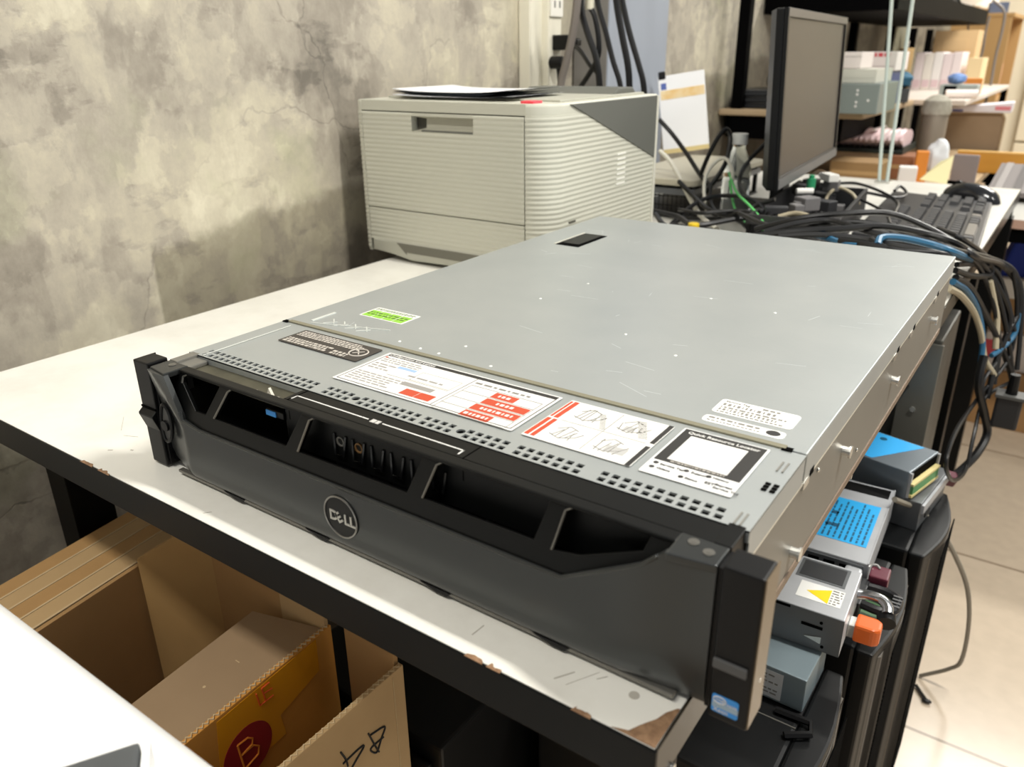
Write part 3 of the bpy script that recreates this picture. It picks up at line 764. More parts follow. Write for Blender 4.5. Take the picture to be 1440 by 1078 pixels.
obj('door_panel', ribbed(.1120,.2240,.0805,.1955,-.0008,.012).box(.1120,.2240,-.0012,.0110,.2165,.2205), M_pr, fd)
obj('door_panel', ribbed(.2240,.3073,.0805,.2205,-.0008,.012), M_pr, fd)
obj('handle_recess', MB().grid([[(.1120,-.0008,.2165),(.2240,-.0008,.2165)],[(.1320,.0095,.2130),(.2230,.0105,.2130)],[(.1320,.0085,.2000),(.2230,.0095,.2000)],[(.1120,-.0008,.1955),(.2240,-.0008,.1955)]]), mat('printer_recess_shade','#b5b3a4',.5), fd)  # shading of the recess put into a darker beige
obj('handle_lip', MB().box(.130,.2235,-.0014,.006,.1952,.1978), M_prd, fd, .0008)
tray = obj('paper_tray', ribbed(.0142,.3073,.0300,.0790,-.0006,.012), M_pr, pr)
lip = [(.02,.030),(.3073,.030),(.3073,.012),(.30,.010),(.10,.004),(.06,.010),(.02,.013)]
obj('tray_lip', MB().prism(lip, -.004,.012,'y'), M_prg, tray, .002)
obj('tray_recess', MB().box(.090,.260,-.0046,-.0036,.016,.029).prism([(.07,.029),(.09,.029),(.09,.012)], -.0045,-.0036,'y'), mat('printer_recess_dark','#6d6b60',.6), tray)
for (x, y) in ((.05,.05),(.29,.05),(.05,.28),(.29,.28)): obj('foot', MB().cyl((x,y,0),.012,.0105,'z',16), M_prd, pr)
# right side: dark grey triangular panel, vents, pale rear edge
X = PX1
obj('side_panel', MB().prism([(.052,.2345),(.3115,.2345),(.3115,.1415)], X-.002, X+.0022, 'x'), M_prd, pr, .0006)
obj('rear_edge', MB().box(X-.003,X+.0028,.3115,.3185,.012,.2345), mat('printer_pale','#d3d1c4',.45), pr, .0008)
for k in range(7):
    z = .113+.0072*k
    obj('vent_slat', MB().box(X+.0005,X+.0016,.187,.214,z,z+.0030), mat('vent_pale','#efeee4',.4), pr)
for k in range(3):
    z = .064+.0067*k
    obj('vent_slot', MB().box(X+.0004,X+.0014,.052,.070,z,z+.0030), M_seam, pr)
# top deck: rear hump and output slot
obj('top_deck', MB().box(.012,.325,.060,.310,.2362,.2392), M_prg, pr, .002)
obj('output_hump', MB().prism([(.225,.2390),(.300,.2390),(.290,.2475),(.245,.2475)], .15,.315,'x'), M_prd, pr, .002)
obj('status_sticker', MB().box(.292,.312,.014,.036,.2362,.2395), mat('sticker_coral','#f24a58',.5), pr, .0006)
# papers on the printer
for k, (dx, dy, a, c, nm) in enumerate(((.155,.10,.04,'#e7e8ea','white sheet of paper lowest of the three loose sheets on the printer'),(.150,.105,-.05,'#3f4650','dark navy printed sheet between two white sheets on the printer'),(.145,.11,.02,'#eff0f2','white sheet of paper curling on top of the printer pile'))):
    rows_ = []
    for j in range(9):
        y = -.07+.15*j/8
        rows_.append([(x, y, .0012+.0022*k+.0045*max(0,(abs(x)/.105)**3)*(.5+.2*k)) for x in [-.105+.21*i/12 for i in range(13)]])
    g = MB().grid(rows_); g2 = MB().add(g.v, g.f); g2.add([(p[0],p[1],p[2]+.0007) for p in g.v], g.f); g2.sm = True
    solo('paper_sheet', g2, mat('sheet_'+c[1:], c, .5), nm, 'paper', (-.600+dx, .566+dy, .2393+.0006*k), a)

# ------------------------------------------------------------------ computers and power supplies under the table's right side
M_case = mat('case_black', '#0c0d0e', .40, spec=.3, col2='#101112', nscale=12)
M_mesh = mat('mesh_grey', '#5c5750', .5)
M_face = mat('front_brown_grey', '#4c463e', .35, .2)
def tower(name, label, x0, x1, y0, y1, z0, z1, facem, bow=.012):
    t = thing(name, label, 'computer', (x1, (y0+y1)/2, z0))
    w_ = (y1-y0)/2; h = z1-z0; L_ = x1-x0
    obj('case', MB().box(-L_,-.030,-w_,w_,0,h), M_case, t, .004)
    # bowed front panel
    n = 9; pts = [(-.0298,-w_),]+[(-.006+bow*math.sin(PI*k/(n-1))-.006, -w_+2*w_*k/(n-1)) for k in range(n)]+[(-.0298,w_)]
    fp_ = obj('front_panel', MB().prism(pts, .002, h-.002), M_case, t, .003)
    obj('grille', MB().prism([(p[0]+.0006 if k else p[0],p[1]*.86) for k,p in enumerate(pts[1:])]+[(-.0060,w_*.8),(-.0060,-w_*.8)], .02, h-.014), facem, fp_)
    # perforation rows on the front
    b = MB()
    for k in range(70):
        z = h-.02-k*.006
        if z < .03: break
        b.box(-.0005, .0010, -w_*.6, w_*.6, z, z+.0022, Matrix.Translation((bow*.62-.0055,0,0)))
    obj('ventilation_slots', b, M_dark, fp_)
    obj('top_seam', MB().box(-L_+.01,-.031,-w_*.05,-w_*.05+.0015,h-.0005,h+.0004), M_trim, t)
    obj('side_screw', MB().cyl((-.05,-w_-.0015,h*.62),.003,.003,'y',10), M_screw, t)
    return t
tower('computer_tower', 'black computer tower nearest the table corner, with a bright seam along its top', -.02, .238, .185, .375, -.75, -.285, M_mesh)
tower('computer_tower', 'black computer tower under the power supply with the orange latch, with ribbed grey front', -.2, .256, .42, .605, -.75, -.285, M_mesh)
tower('computer_tower', 'black computer tower with brownish bowed front, rearmost of the row of three', -.2, .268, .64, .825, -.75, -.285, M_face, .016)
# tall grey case behind
gt = thing('server_tower', 'tall grey computer case standing under the table behind the far power supply', 'computer', (.205,.99,-.75))
obj('case', MB().box(-.42,-.0005,-.09,.09,0,.66), mat('case_grey','#55544e',.45,.3), gt, .003)
obj('corner_strip', MB().box(-.045,.002,-.095,-.0905,.01,.655), mat('strip_grey','#7b7a72',.4,.4), gt, .001)
obj('side_window', MB().box(-.20,-.06,-.093,-.0902,.30,.64), mat('case_dark','#2b2a27',.4), gt)
for z in (.35,.45,.55): obj('strip_screw', MB().cyl((-.022,-.0965,z),.004,.002,'y',10), M_screw, gt)
obj('yellow_tag', MB().box(-.085,-.070,-.0945,-.0931,.42,.455), mat('tag_yellow','#c79a35',.5), gt)

M_zinc = mat('psu_zinc', '#b4b6b9', .38, .25, col2='#a9abae', nscale=30)
M_zdk = mat('psu_dark_steel', '#6b6e70', .4, .5)
M_cyan = mat('label_cyan', '#2aa0dc', .4)
M_cyi = mat('label_cyan_print', '#17506f', .5)
M_maroon = mat('maroon_plastic', '#5b1f2f', .4)
def psu(label, loc, rz, L_, w_, h, body=M_zinc):
    t = thing('power_supply', label, 'power supply', loc, rz, 'loose power supply units')
    obj('case', MB().box(-L_/2,L_/2,-w_/2,w_/2,0,h), body, t, .0012)
    return t
# wide blue-label unit, long side running along the table
p1 = psu('zinc power supply with a large blue printed label and maroon latch, lying beside the server', (.1655,.588,-.271), .045, .088, .188, .041)
lb = obj('blue_label', MB().box(-.038,.036,-.062,.040,.0411,.0414), M_cyan, p1)
rr = random.Random(21); b = MB()
Mr = Matrix.Rotation(PI/2,4,'Z')
scribble(b, -.058,.036,-.034,.036,11,.0414,.0416,.75,.35,.5,2,rnd=rr,M=Mr)
for (x, y) in ((-.012,-.030),(-.004,-.030),(-.010,.0),(-.022,.012)): b.cyl((x,y,.0414),.0042,.0002,'z',12)
obj('label_print', b, M_cyi, lb)
obj('bright_flange', MB().box(.0432,.0446,-.094,.094,.0005,.0420), M_zinc, p1)
obj('end_plate', MB().box(-.042,.040,-.0965,-.0942,.003,.038), M_zdk, p1)
b = MB()
for k in range(4):
    for j in range(2): b.box(-.036+.017*k, -.024+.017*k, -.0972,-.0964,.008+.015*j,.019+.015*j)
obj('socket_opening', b, M_dark, p1)
obj('connector_block', MB().box(.022,.040,-.112,-.0968,.006,.036), M_zinc, p1, .003)
obj('circuit_edge', MB().box(-.004,.020,-.111,-.0966,.004,.007), mat('pcb_gold','#8f7a3a',.4), p1)
lt_ = obj('latch', MB().box(.047,.067,-.103,-.078,.014,.034), M_maroon, p1, .002)
obj('wire_bail', MB().tube([(.0448,-.088,.034),(.0470,-.084,.036),(.052,-.082,.036),(.056,-.085,.0345)], .0012, 6), M_screw, lt_)
obj('black_cap', MB().box(-.030,.040,.0655,.088,.0411,.0420), M_satin, p1)
# dark unit under it whose ring handle shows
p2 = psu('dark power supply with a black ring handle behind the orange-latch unit', (.125,.4655,-.2845), 0, .19, .050, .040, mat('psu_black','#2b2c2e',.4))
rg = [(.095,-.018,.036),(.112,-.020,.036),(.122,-.016,.036),(.127,-.008,.036),(.127,.008,.036),(.121,.015,.036),(.110,.018,.036),(.095,.017,.036)]
rh = obj('ring_handle', MB().tube(rg, .0050, 8), mat('handle_black','#1d1d1f',.35), p2)
b = MB()
for k in range(4): b.box(.1215,.1305,-.011+.0062*k,-.0085+.0062*k,.0385,.0412)
obj('grip_rib', b, mat('grip_grey','#4a4a4b',.4), rh)
obj('contact_strip', MB().box(.0952,.112,-.022,.020,.020,.024), mat('pcb_green','#4b6a4a',.5), p2)
# unit with orange latch and yellow warning triangle
p3 = psu('zinc power supply with an orange latch and a yellow warning triangle on top', (.122,.384,-.2450), .05, .196, .088, .044)
obj('side_wall', MB().box(-.098,.098,-.0450,-.0441,.001,.0436), M_zdk, p3)
ws = obj('warning_sticker', MB().box(.048,.090,-.028,.000,.0441,.0443), mat('sticker_white','#f4f4f1'), p3)
obj('warning_triangle', MB().prism([(.056,-.015),(.078,-.003),(.078,-.027)], .0443,.0445), mat('warning_yellow','#e6c817',.4), ws)
rr = random.Random(31); obj('sticker_print', scribble(MB(), .079,.089,-.027,-.001,6,.0443,.0445,.8,.4,rnd=rr), M_grey_ink, ws)
rc = obj('recess', MB().box(.040,.088,.006,.040,.0438,.0446), M_zdk, p3)
obj('recess_floor', MB().box(.043,.085,.009,.037,.0446,.0449), mat('recess_grey','#48494b',.3,.5), rc)
b = MB()
for k in range(3): b.sphere((.020+.006*k,-.020+.004*k,.0445),.004,8,6,(1,1.6,.7))
obj('clip', b, M_screw, p3)
b = MB().box(.060,.080,-.0458,-.0449,.026,.029).cyl((-.03,-.0458,.022),.003,.001,'y',12).cyl((.078,-.0458,.034),.0016,.001,'y',10).cyl((.082,-.0458,.007),.0016,.001,'y',10).box(.03,.048,-.0458,-.0449,.0405,.0430)
obj('slot', b, M_dark, p3)
obj('arrow_mark', MB().prism([(.064,.014),(.080,.010),(.080,.018)], -.0460,-.0450,'y'), M_screw, p3)
lv = obj('latch_lever', MB().box(.0982,.1060,-.012,.004,.003,.018), M_screw, p3, .001)
obj('orange_latch', MB().prism([(.104,-.014),(.122,-.014),(.128,-.010),(.128,.004),(.122,.008),(.104,.008)], .001,.021), mat('latch_orange','#d2601f',.35), lv, .003)
hd = obj('bail_handle', MB().tube([(.098,.034,.024),(.108,.035,.026),(.120,.034,.026),(.127,.029,.024),(.129,.022,.020)], .0055, 10), mat('polished_steel','#b8b9bb',.15,.9), p3)
obj('handle_grip', MB().tube([(.128,.026,.014),(.130,.016,.012)], .009, 12), M_blk, hd)
# lowest grey unit showing its white label
p5 = psu('grey power supply with a plain white label under the orange-latch unit, nearest the table corner', (.112,.334,-.2840), -.02, .19, .07, .0385, mat('psu_blue_grey','#7c8a90',.4,.3))
wl_ = obj('white_label', MB().box(-.01,.074,-.0356,-.0351,.003,.034), mat('label_offwhite','#b9bcbd',.5), p5)
rr = random.Random(5); obj('label_print', scribble(MB(), 0,.07,.006,.031,6,.0356,.0358,.8,.4,.5,2,rnd=rr,M=Matrix.Rotation(PI/2,4,'X')), M_grey_ink, wl_)
# black and white pieces on the nearest tower
bt = solo('black_bracket', MB().tube([(-.02,0,.003),(.012,.002,.003),(.016,-.012,.003),(-.004,-.026,.003)], .0035, 6, smooth=False), M_blk, 'bent black bracket on top of the nearest computer tower', 'bracket', (.205,.285,-.2845))
# far unit with blue label and a bare circuit board end, on a grey box
g5 = thing('optical_drive', 'flat grey metal drive under the far blue-label power supply', 'drive', (.160,.762,-.2845), -.12)
obj('case', MB().box(-.10,.085,-.060,.060,0,.0415), M_zdk, g5, .001)
obj('edge_trim', MB().box(.0852,.0885,-.058,.058,.026,.038), M_zinc, g5)
obj('face_button', MB().box(.0886,.0900,-.05,-.03,.018,.024), M_blk, g5)
p4 = psu('far power supply with blue label and a bare green circuit board at its open end', (.133,.757,-.2425), -.245, .194, .086, .039, mat('psu_blue_zinc','#7e878e',.35,.5))
lb = obj('blue_label', MB().prism([(-.07,-.040),(.045,-.040),(.080,.040),(-.07,.040)], .0391,.0394), mat('label_sky','#3ba6e6',.4), p4)
b = MB()
for (x, y) in ((.012,-.02),(-.03,.0),(.03,.025),(-.05,-.02)): b.cyl((x,y,.0394),.005,.0002,'z',12)
obj('label_print', b, M_cyi, lb)
op = obj('open_end', MB().box(.0971,.0978,-.039,.039,.004,.036), M_dark, p4)
obj('circuit_board', MB().box(.098,.104,-.040,.036,.008,.020), mat('pcb_bright_green','#4d8a55',.4), op)
obj('board_edge', MB().box(.098,.1045,-.042,.038,.0205,.0235).box(.098,.1045,-.042,.038,.004,.0075), mat('pcb_cream','#cfc187',.45), op)
for ya in (-.0445,.0410): obj('frame_lip', MB().box(.0971,.1005,ya*.95,ya*.95+.0035,.002,.0375), M_zinc, p4)
solo('cable_connector', MB().box(-.011,.011,-.008,.008,-.009,.009).box(-.005,.005,.008,.014,-.005,.005), M_maroon, 'maroon connector at the end of the thick black cable beside the far power supply', 'connector', (.2480,.895,-.297), .4, None, .002, (.3,.2,.5))
# items in the dark under the table
du = thing('computer_tower', 'black computer case lying in the dark under the table front, behind the box with handwriting', 'computer', (-.13,.16,-.75))
obj('case', MB().box(-.11,.09,-.10,.15,0,.48), M_case, du, .003)
obj('front_panel', MB().box(-.10,.08,-.108,-.1005,.02,.46), M_satin, du, .003)
for z in (.30,.36,.42): obj('drive_cover', MB().box(-.09,.06,-.112,-.1085,z,z+.042), M_case, du, .002)
obj('front_screw', MB().cyl((.03,-.110,.47),.003,.002,'y',10).cyl((-.02,-.110,.28),.003,.002,'y',10), M_trim, du)
pb = thing('plastic_bag', 'crumpled clear plastic bag lying on the floor by the wall behind the cardboard boxes', 'bag', (-.575,-.13,-.75))
rr = random.Random(8); rows_ = []
for j in range(9):
    rows_.append([((i/9-.5)*.10+rr.uniform(-.006,.006), (j/8-.5)*.2+rr.uniform(-.006,.006), .5*0+.02+rr.uniform(0,.05)*(1 if 0<i<9 and 0<j<8 else .1)) for i in range(10)])
obj('sheet', MB().grid(rows_), mat('clear_film','#c9cbcc',.15,0,.5,trans=.6), pb)

# ------------------------------------------------------------------ cardboard boxes at the lower left
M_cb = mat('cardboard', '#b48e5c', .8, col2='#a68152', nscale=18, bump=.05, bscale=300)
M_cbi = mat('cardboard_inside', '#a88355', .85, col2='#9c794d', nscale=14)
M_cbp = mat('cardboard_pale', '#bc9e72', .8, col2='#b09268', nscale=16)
M_cor = mat('corrugation', '#c4ac86', .9)
M_tape = mat('amber_tape', '#d8941c', .25, coat=.3)
def corrug(x0, x1, y, z, axis='x', n=40, th=.0045):
    b = MB()
    pts = [(x0+(x1-x0)*i/(n*2), (y+th*.35*(1 if i%2 else -1))) for i in range(n*2+1)]
    for i in range(n*2):
        (xa,ya),(xb,yb) = pts[i], pts[i+1]
        P = [(xa,ya),(xb,yb)] if axis == 'x' else [(ya,xa),(yb,xb)]
        (xa,ya),(xb,yb) = P
        dx, dy = (0,.0006) if axis == 'x' else (.0006,0)
        b.add([(xa-dx,ya-dy,z-.004),(xb-dx,yb-dy,z-.004),(xb+dx,yb+dy,z-.004),(xa+dx,ya+dy,z-.004),(xa-dx,ya-dy,z+.0008),(xb-dx,yb-dy,z+.0008),(xb+dx,yb+dy,z+.0008),(xa+dx,ya+dy,z+.0008)],[(3,2,1,0),(4,5,6,7),(0,1,5,4),(1,2,6,5),(2,3,7,6),(3,0,4,7)])
    return b
# box A: large open carton, its walls a little out of square
ba = thing('cardboard_box', 'large open cardboard box with amber tape and a red round print on its side', 'box', (-.26,-.05,-.75))
ha = .580
def wall_q(pa, pb, th, z0, z1, z1b=None):
    """upright sheet from pa to pb, thickness th to the left of the direction"""
    (xa,ya),(xb,yb) = pa, pb
    l = math.hypot(xb-xa, yb-ya); nx, ny = -(yb-ya)/l*th, (xb-xa)/l*th
    z1b = z1 if z1b is None else z1b
    return MB().add([(xa,ya,z0),(xb,yb,z0),(xb+nx,yb+ny,z0),(xa+nx,ya+ny,z0),(xa,ya,z1),(xb,yb,z1b),(xb+nx,yb+ny,z1b),(xa+nx,ya+ny,z1)],
        [(3,2,1,0),(4,5,6,7),(0,1,5,4),(1,2,6,5),(2,3,7,6),(3,0,4,7)])
R0, R1 = (.126,-.115), (.1130,.0925)
L0, L1 = (-.0905,-.115), (-.1245,.0925)
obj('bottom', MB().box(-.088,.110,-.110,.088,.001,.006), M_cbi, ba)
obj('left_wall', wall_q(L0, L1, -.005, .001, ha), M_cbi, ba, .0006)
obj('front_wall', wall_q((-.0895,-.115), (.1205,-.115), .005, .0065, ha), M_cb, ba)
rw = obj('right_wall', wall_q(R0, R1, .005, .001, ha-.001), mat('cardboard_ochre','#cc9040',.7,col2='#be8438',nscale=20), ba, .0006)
def RX(y, o=.0012): return R0[0]-(y-R0[1])*(.0130/.2075)+o
cg = corrug(-.113,.091,0,0,'y'); obj('corrugated_edge', MB().add([(p[0]+RX(p[1],-.0025), p[1], p[2]+ha-.0005) for p in cg.v], cg.f), M_cor, rw)
def on_right(pts, dx=.0008): return [(RX(y+.05,dx), y+.05, z+.75) for y, z in pts]
def panel_on(pts, dx, th=.0004):
    a = on_right(pts, dx); n = len(a)
    return MB().add(a+[(p[0]+th,p[1],p[2]) for p in a], [tuple(range(n-1,-1,-1)), tuple(range(n,2*n))]+[(k,(k+1)%n,(k+1)%n+n,k+n) for k in range(n)])
tp = obj('tape', panel_on([(-.083,-.174),(.023,-.1725),(.0225,-.206),(-.025,-.217),(-.022,-.240),(-.090,-.240)], .0003), M_tape, rw)
rd = obj('round_print', panel_on([(-.0610+.0245*math.cos(k*PI/20), -.2235+.0245*math.sin(k*PI/20)) for k in range(40)], .0009), mat('print_crimson','#8f1d26',.45), rw)
def strokes(polys, r, dx=.0015):
    b = MB()
    for p in polys: b.tube(on_right(p, dx), r, 6, smooth=False)
    return b
obj('print_letter', strokes([[(-.0700,-.2090),(-.0675,-.2370)],[(-.0700,-.2090),(-.0600,-.2100),(-.0555,-.2145),(-.0570,-.2195),(-.0688,-.2215)],[(-.0688,-.2215),(-.0560,-.2215),(-.0510,-.2270),(-.0530,-.2340),(-.0675,-.2370)]], .0009), mat('print_orange','#d9832f',.5), rd)
obj('tape_print', strokes([[(-.0452,-.1765),(-.0433,-.1903),(-.0394,-.1904),(-.0294,-.191)],[(-.0393,-.1757),(-.0373,-.1899)],[(-.0393,-.1757),(-.0314,-.1757)],[(-.0381,-.1819),(-.0295,-.1834)]], .0007), mat('print_orange_red','#cf5420',.5), tp)
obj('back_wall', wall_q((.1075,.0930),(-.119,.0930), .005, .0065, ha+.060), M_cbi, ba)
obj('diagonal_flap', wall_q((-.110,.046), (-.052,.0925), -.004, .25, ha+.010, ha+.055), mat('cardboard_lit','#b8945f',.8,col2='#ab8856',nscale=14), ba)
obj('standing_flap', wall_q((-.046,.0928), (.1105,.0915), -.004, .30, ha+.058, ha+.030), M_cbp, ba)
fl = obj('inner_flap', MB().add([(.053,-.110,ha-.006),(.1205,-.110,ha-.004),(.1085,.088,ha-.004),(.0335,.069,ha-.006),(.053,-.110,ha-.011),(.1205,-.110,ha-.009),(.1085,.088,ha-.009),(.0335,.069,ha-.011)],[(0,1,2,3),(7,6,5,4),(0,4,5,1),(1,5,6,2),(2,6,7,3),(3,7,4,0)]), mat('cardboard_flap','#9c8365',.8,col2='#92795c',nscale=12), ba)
obj('nick', MB().cyl((.080,-.015,ha-.0055),.0014,.0006,'z',8), M_cor, fl)
obj('torn_spot', MB().box(.0755,.0805,-.0015,-.0008,ha-.0055,ha-.0048,Matrix.Translation((0,.02,0))), M_cor, fl)
# flattened cartons standing between the box and the wall
for k in range(4):
    x = -.3770-.0257*k
    lbl = ['flattened carton touching the open box, first of the row beside the wall','flattened carton second from the open box in the row beside the wall','flattened carton third from the open box in the row beside the wall','flattened carton nearest the wall in the row behind the open box'][k]
    s_ = thing('flattened_carton', lbl, 'cardboard', (x-.0075,-.04,-.75), .155, 'flattened cartons by the wall')
    hh = .5795-.002*k
    obj('panel', MB().box(-.0115,.0115,-.13,.088+.004*k,.0,hh), M_cb if k%2 else M_cbp, s_, .0012)
    obj('fold_line', MB().box(.0095,.0118,-.129,.087+.004*k,hh-.0008,hh+.0006), M_cor, s_)
# box B: with black handwriting on its side
bb_ = thing('cardboard_box', 'open cardboard box with black handwritten strokes on its side, nearest the table front', 'box', (-.10,-.05,-.75))
hb = .580
obj('bottom', MB().box(-.025,.034,-.110,.086,.001,.006), M_cbi, bb_)
obj('back_wall', MB().box(-.022,.035,.086,.091,.001,hb+.012), M_cbi, bb_)
obj('front_wall', MB().box(-.026,.034,-.115,-.110,.0065,hb), M_cb, bb_)
rw = obj('right_wall', MB().box(.0355,.0405,-.115,.0915,.001,hb), M_cbp, bb_, .001)
cg = corrug(-.114,.0905,.038,hb,'y',34); obj('corrugated_edge', cg, M_cor, rw)
obj('corner_fold', MB().box(.0406,.0412,.078,.0785,.02,hb-.004), M_cor, rw)
hw = MB()
for p in ([(-.033,-.2002),(-.0288,-.2117),(-.0277,-.2197)],[(-.0322,-.2132),(-.015,-.2128),(-.0098,-.2153),(-.0229,-.2242),(-.033,-.235)],[(-.0036,-.2065),(.0017,-.2235),(.0056,-.2346)],[(-.0013,-.21),(.0143,-.2146),(.0098,-.2231),(.003,-.2329),(-.0029,-.2237),(.0121,-.224)]):
    hw.tube([(.0410,y+.05,z+.75) for y, z in p], .00085, 6)
obj('handwriting', hw, mat('marker_black','#121212',.5), rw)
# white appliance in the near corner
wa = thing('photocopier', 'white plastic photocopier top with rounded edge at the lower left, close to the camera', 'copier', (-.16,-.405,-.75))
n = 10; r = .045
prof = [(-.28,0),(.225,0),(.225,.72)]+[(.225-r+r*math.cos(PI/2*k/n), .72+r*math.sin(PI/2*k/n)) for k in range(n+1)]+[(-.28,.72+r)]
# profile in (y,z): extruded along x
M_wh = mat('white_shell', '#eeeeec', .4)
body = MB().prism(prof, -.40, .27, 'x'); body.sm = True
obj('housing', body, M_wh, wa)
obj('lid_seam', MB().box(-.39,.26,.135,.1358,.7649,.7653), mat('seam_pale','#d5d5d3',.5), wa)
pl_ = obj('scanner_panel', MB().prism([(.199,.193),(.10,.018),(.262,.018),(.262,.148)], .7652,.7800), mat('panel_grey','#434546',.5,col2='#55585a',nscale=22), wa, .002)
obj('panel_edge', MB().add([(.1995,.1938,.7652),(.2625,.1488,.7652),(.2650,.1510,.7652),(.2005,.1965,.7652),(.1995,.1938,.7785),(.2625,.1488,.7785),(.2650,.1510,.7785),(.2005,.1965,.7785)],[(3,2,1,0),(4,5,6,7),(0,1,5,4),(1,2,6,5),(2,3,7,6),(3,0,4,7)]), M_wh, pl_)

# ------------------------------------------------------------------ things on the far half of the table
mo = thing('monitor', 'black flat monitor with a dark grey switched-off screen, turned to the right', 'monitor', (-.093,1.0,.0), PI/2+math.radians(4.7))
# local: x along the width, -y is the screen side
MW, MH, z0 = .53, .274, .084
lean = Matrix.Rotation(math.radians(-3),4,'X')
M_mon = mat('monitor_black', '#0a0b0d', .38, spec=.35)
def ln(b): return MB().add([tuple(Matrix.Translation((0,0,z0)) @ lean @ Vector((p[0],p[1],p[2]-z0))) for p in b.v], b.f)
obj('back_shell', ln(MB().prism([(.0,.0),(0,.012),(.06,.034),(.47,.034),(.53,.012),(.53,0)], z0, z0+MH)), M_mon, mo, .002)
fr = MB().mesh(plate_mesh([(0,0),(MW,0),(MW,MH),(0,MH)], [[(.012,.020),(MW-.012,.020),(MW-.012,MH-.014),(.012,MH-.014)]], .006, .001), Matrix.Translation((0,-.003,z0)) @ Matrix.Rotation(PI/2,4,'X'))
obj('front_frame', ln(fr), M_mon, mo)
obj('screen', ln(MB().box(.012,MW-.012,-.0028,-.0008,z0+.020,z0+MH-.014)), mat('screen_off', '#342e2c', .35, .0, .5), mo)
obj('lower_bezel_edge', ln(MB().box(.002,MW-.002,-.0072,-.0060,z0+.002,z0+.017)), mat('bezel_grey', '#5d5d5e', .4), mo)
obj('top_bezel_edge', ln(MB().box(.002,MW-.002,-.0068,-.0060,z0+MH-.0125,z0+MH-.001)), mat('bezel_top_grey', '#5a5653', .4), mo)
obj('stand_neck', MB().box(.235,.295,.035,.060,.012,.20), M_mon, mo, .004)
obj('stand_base', MB().mesh(plate_mesh(rrect(.17,.36,-.01,.16,.03),(),.012,.003), Matrix.Translation((0,0,.006))), M_mon, mo)

# keyboard: local x along the long side, -y is the space-bar side
kb = thing('keyboard', 'black keyboard lying along the right edge of the white table', 'keyboard', (.103,1.300,0), PI/2+math.radians(3.5))
KW, KD = .480, .185
M_kb = mat('keyboard_black', '#171719', .4); M_key = mat('key_dark', '#2b2b2d', .45); M_kw = mat('key_worn', '#6d6a66', .3)
obj('base', MB().prism([(-KD/2,0),(KD/2,0),(KD/2,.020),(-KD/2,.010)], -KW/2, KW/2, 'x'), M_kb, kb, .003)
def kz(y): return .010+(y+KD/2)/KD*.010
def key(x, y, w_, d=.0180, m=None):
    x = x*1.05
    h = .0075
    zb = kz(y)-.001
    i = .0022
    b = MB().add([(x-w_/2,y-d/2,zb),(x+w_/2,y-d/2,zb),(x+w_/2,y+d/2,zb+.001),(x-w_/2,y+d/2,zb+.001),(x-w_/2+i,y-d/2+i,zb+h),(x+w_/2-i,y-d/2+i,zb+h),(x+w_/2-i,y+d/2-i,zb+h+.001),(x-w_/2+i,y+d/2-i,zb+h+.001)],
          [(3,2,1,0),(4,5,6,7),(0,1,5,4),(1,2,6,5),(2,3,7,6),(3,0,4,7)])
    return obj('key', b, m or M_key, kb)
nk = 0
for r_ in range(6):
    y = -.074+.0225*r_+(.006 if r_ == 5 else 0)
    x = -KW/2+.020
    if r_ == 0:
        for w_ in (.026,.022,.022): key(x+w_/2-.009, y, w_-.003); x += w_
        key(x+.055-.009, y, .107, m=M_kw); x += .110
        for w_ in (.022,.022,.022,.026): key(x+w_/2-.009, y, w_-.003, m=M_kw if w_ > .023 else None); x += w_
    else:
        ws = [.0195]*14 if r_ in (5,4) else ([.027]+[.0195]*12+[.012+.0195-.006] if r_ == 3 else ([.032]+[.0195]*11+[.032] if r_ == 2 else [.040]+[.0195]*10+[.038]))
        for w_ in ws: key(x+w_/2-.009, y, w_-.003); x += w_
    if r_ in (0,3,4):
        for k in range(3): key(.0825+.0195*k, y, .0165)
    if r_ == 1: key(.102, y, .0165)
    for k in range(4 if r_ < 5 else 0):
        if r_ == 0 and k == 1: continue
        key(.152+.0195*k, y, .0165)
# mouse
ms = thing('computer_mouse', 'black glossy computer mouse lying beyond the far end of the keyboard', 'mouse', (.135,1.605,0), -.35)
b = MB(); rows_ = []
for j in range(13):
    u = -1+2*j/12
    w_ = .031*math.sqrt(max(.02,1-abs(u)**3.2)); row = []
    for k in range(11):
        a = PI*k/10
        row.append((.060*u, -w_*math.cos(a), .0015+(.036*(1-.25*(u+.15)**2)*math.sqrt(max(.02,1-abs(u)**3.5)))*math.sin(a)**.8))
    rows_.append(row)
b.grid(rows_); b.add(rows_[0],[tuple(range(11))]); b.add(rows_[-1],[tuple(range(11))]); b.sm = True
obj('body', b, mat('mouse_black','#121315',.22,coat=.4), ms)
obj('scroll_wheel', MB().cyl((-.030,-.003,.0325),.007,.006,'y',16), M_blk, ms)
obj('button_split', MB().box(-.055,-.012,-.0004,.0004,.030,.0372), M_dark, ms)

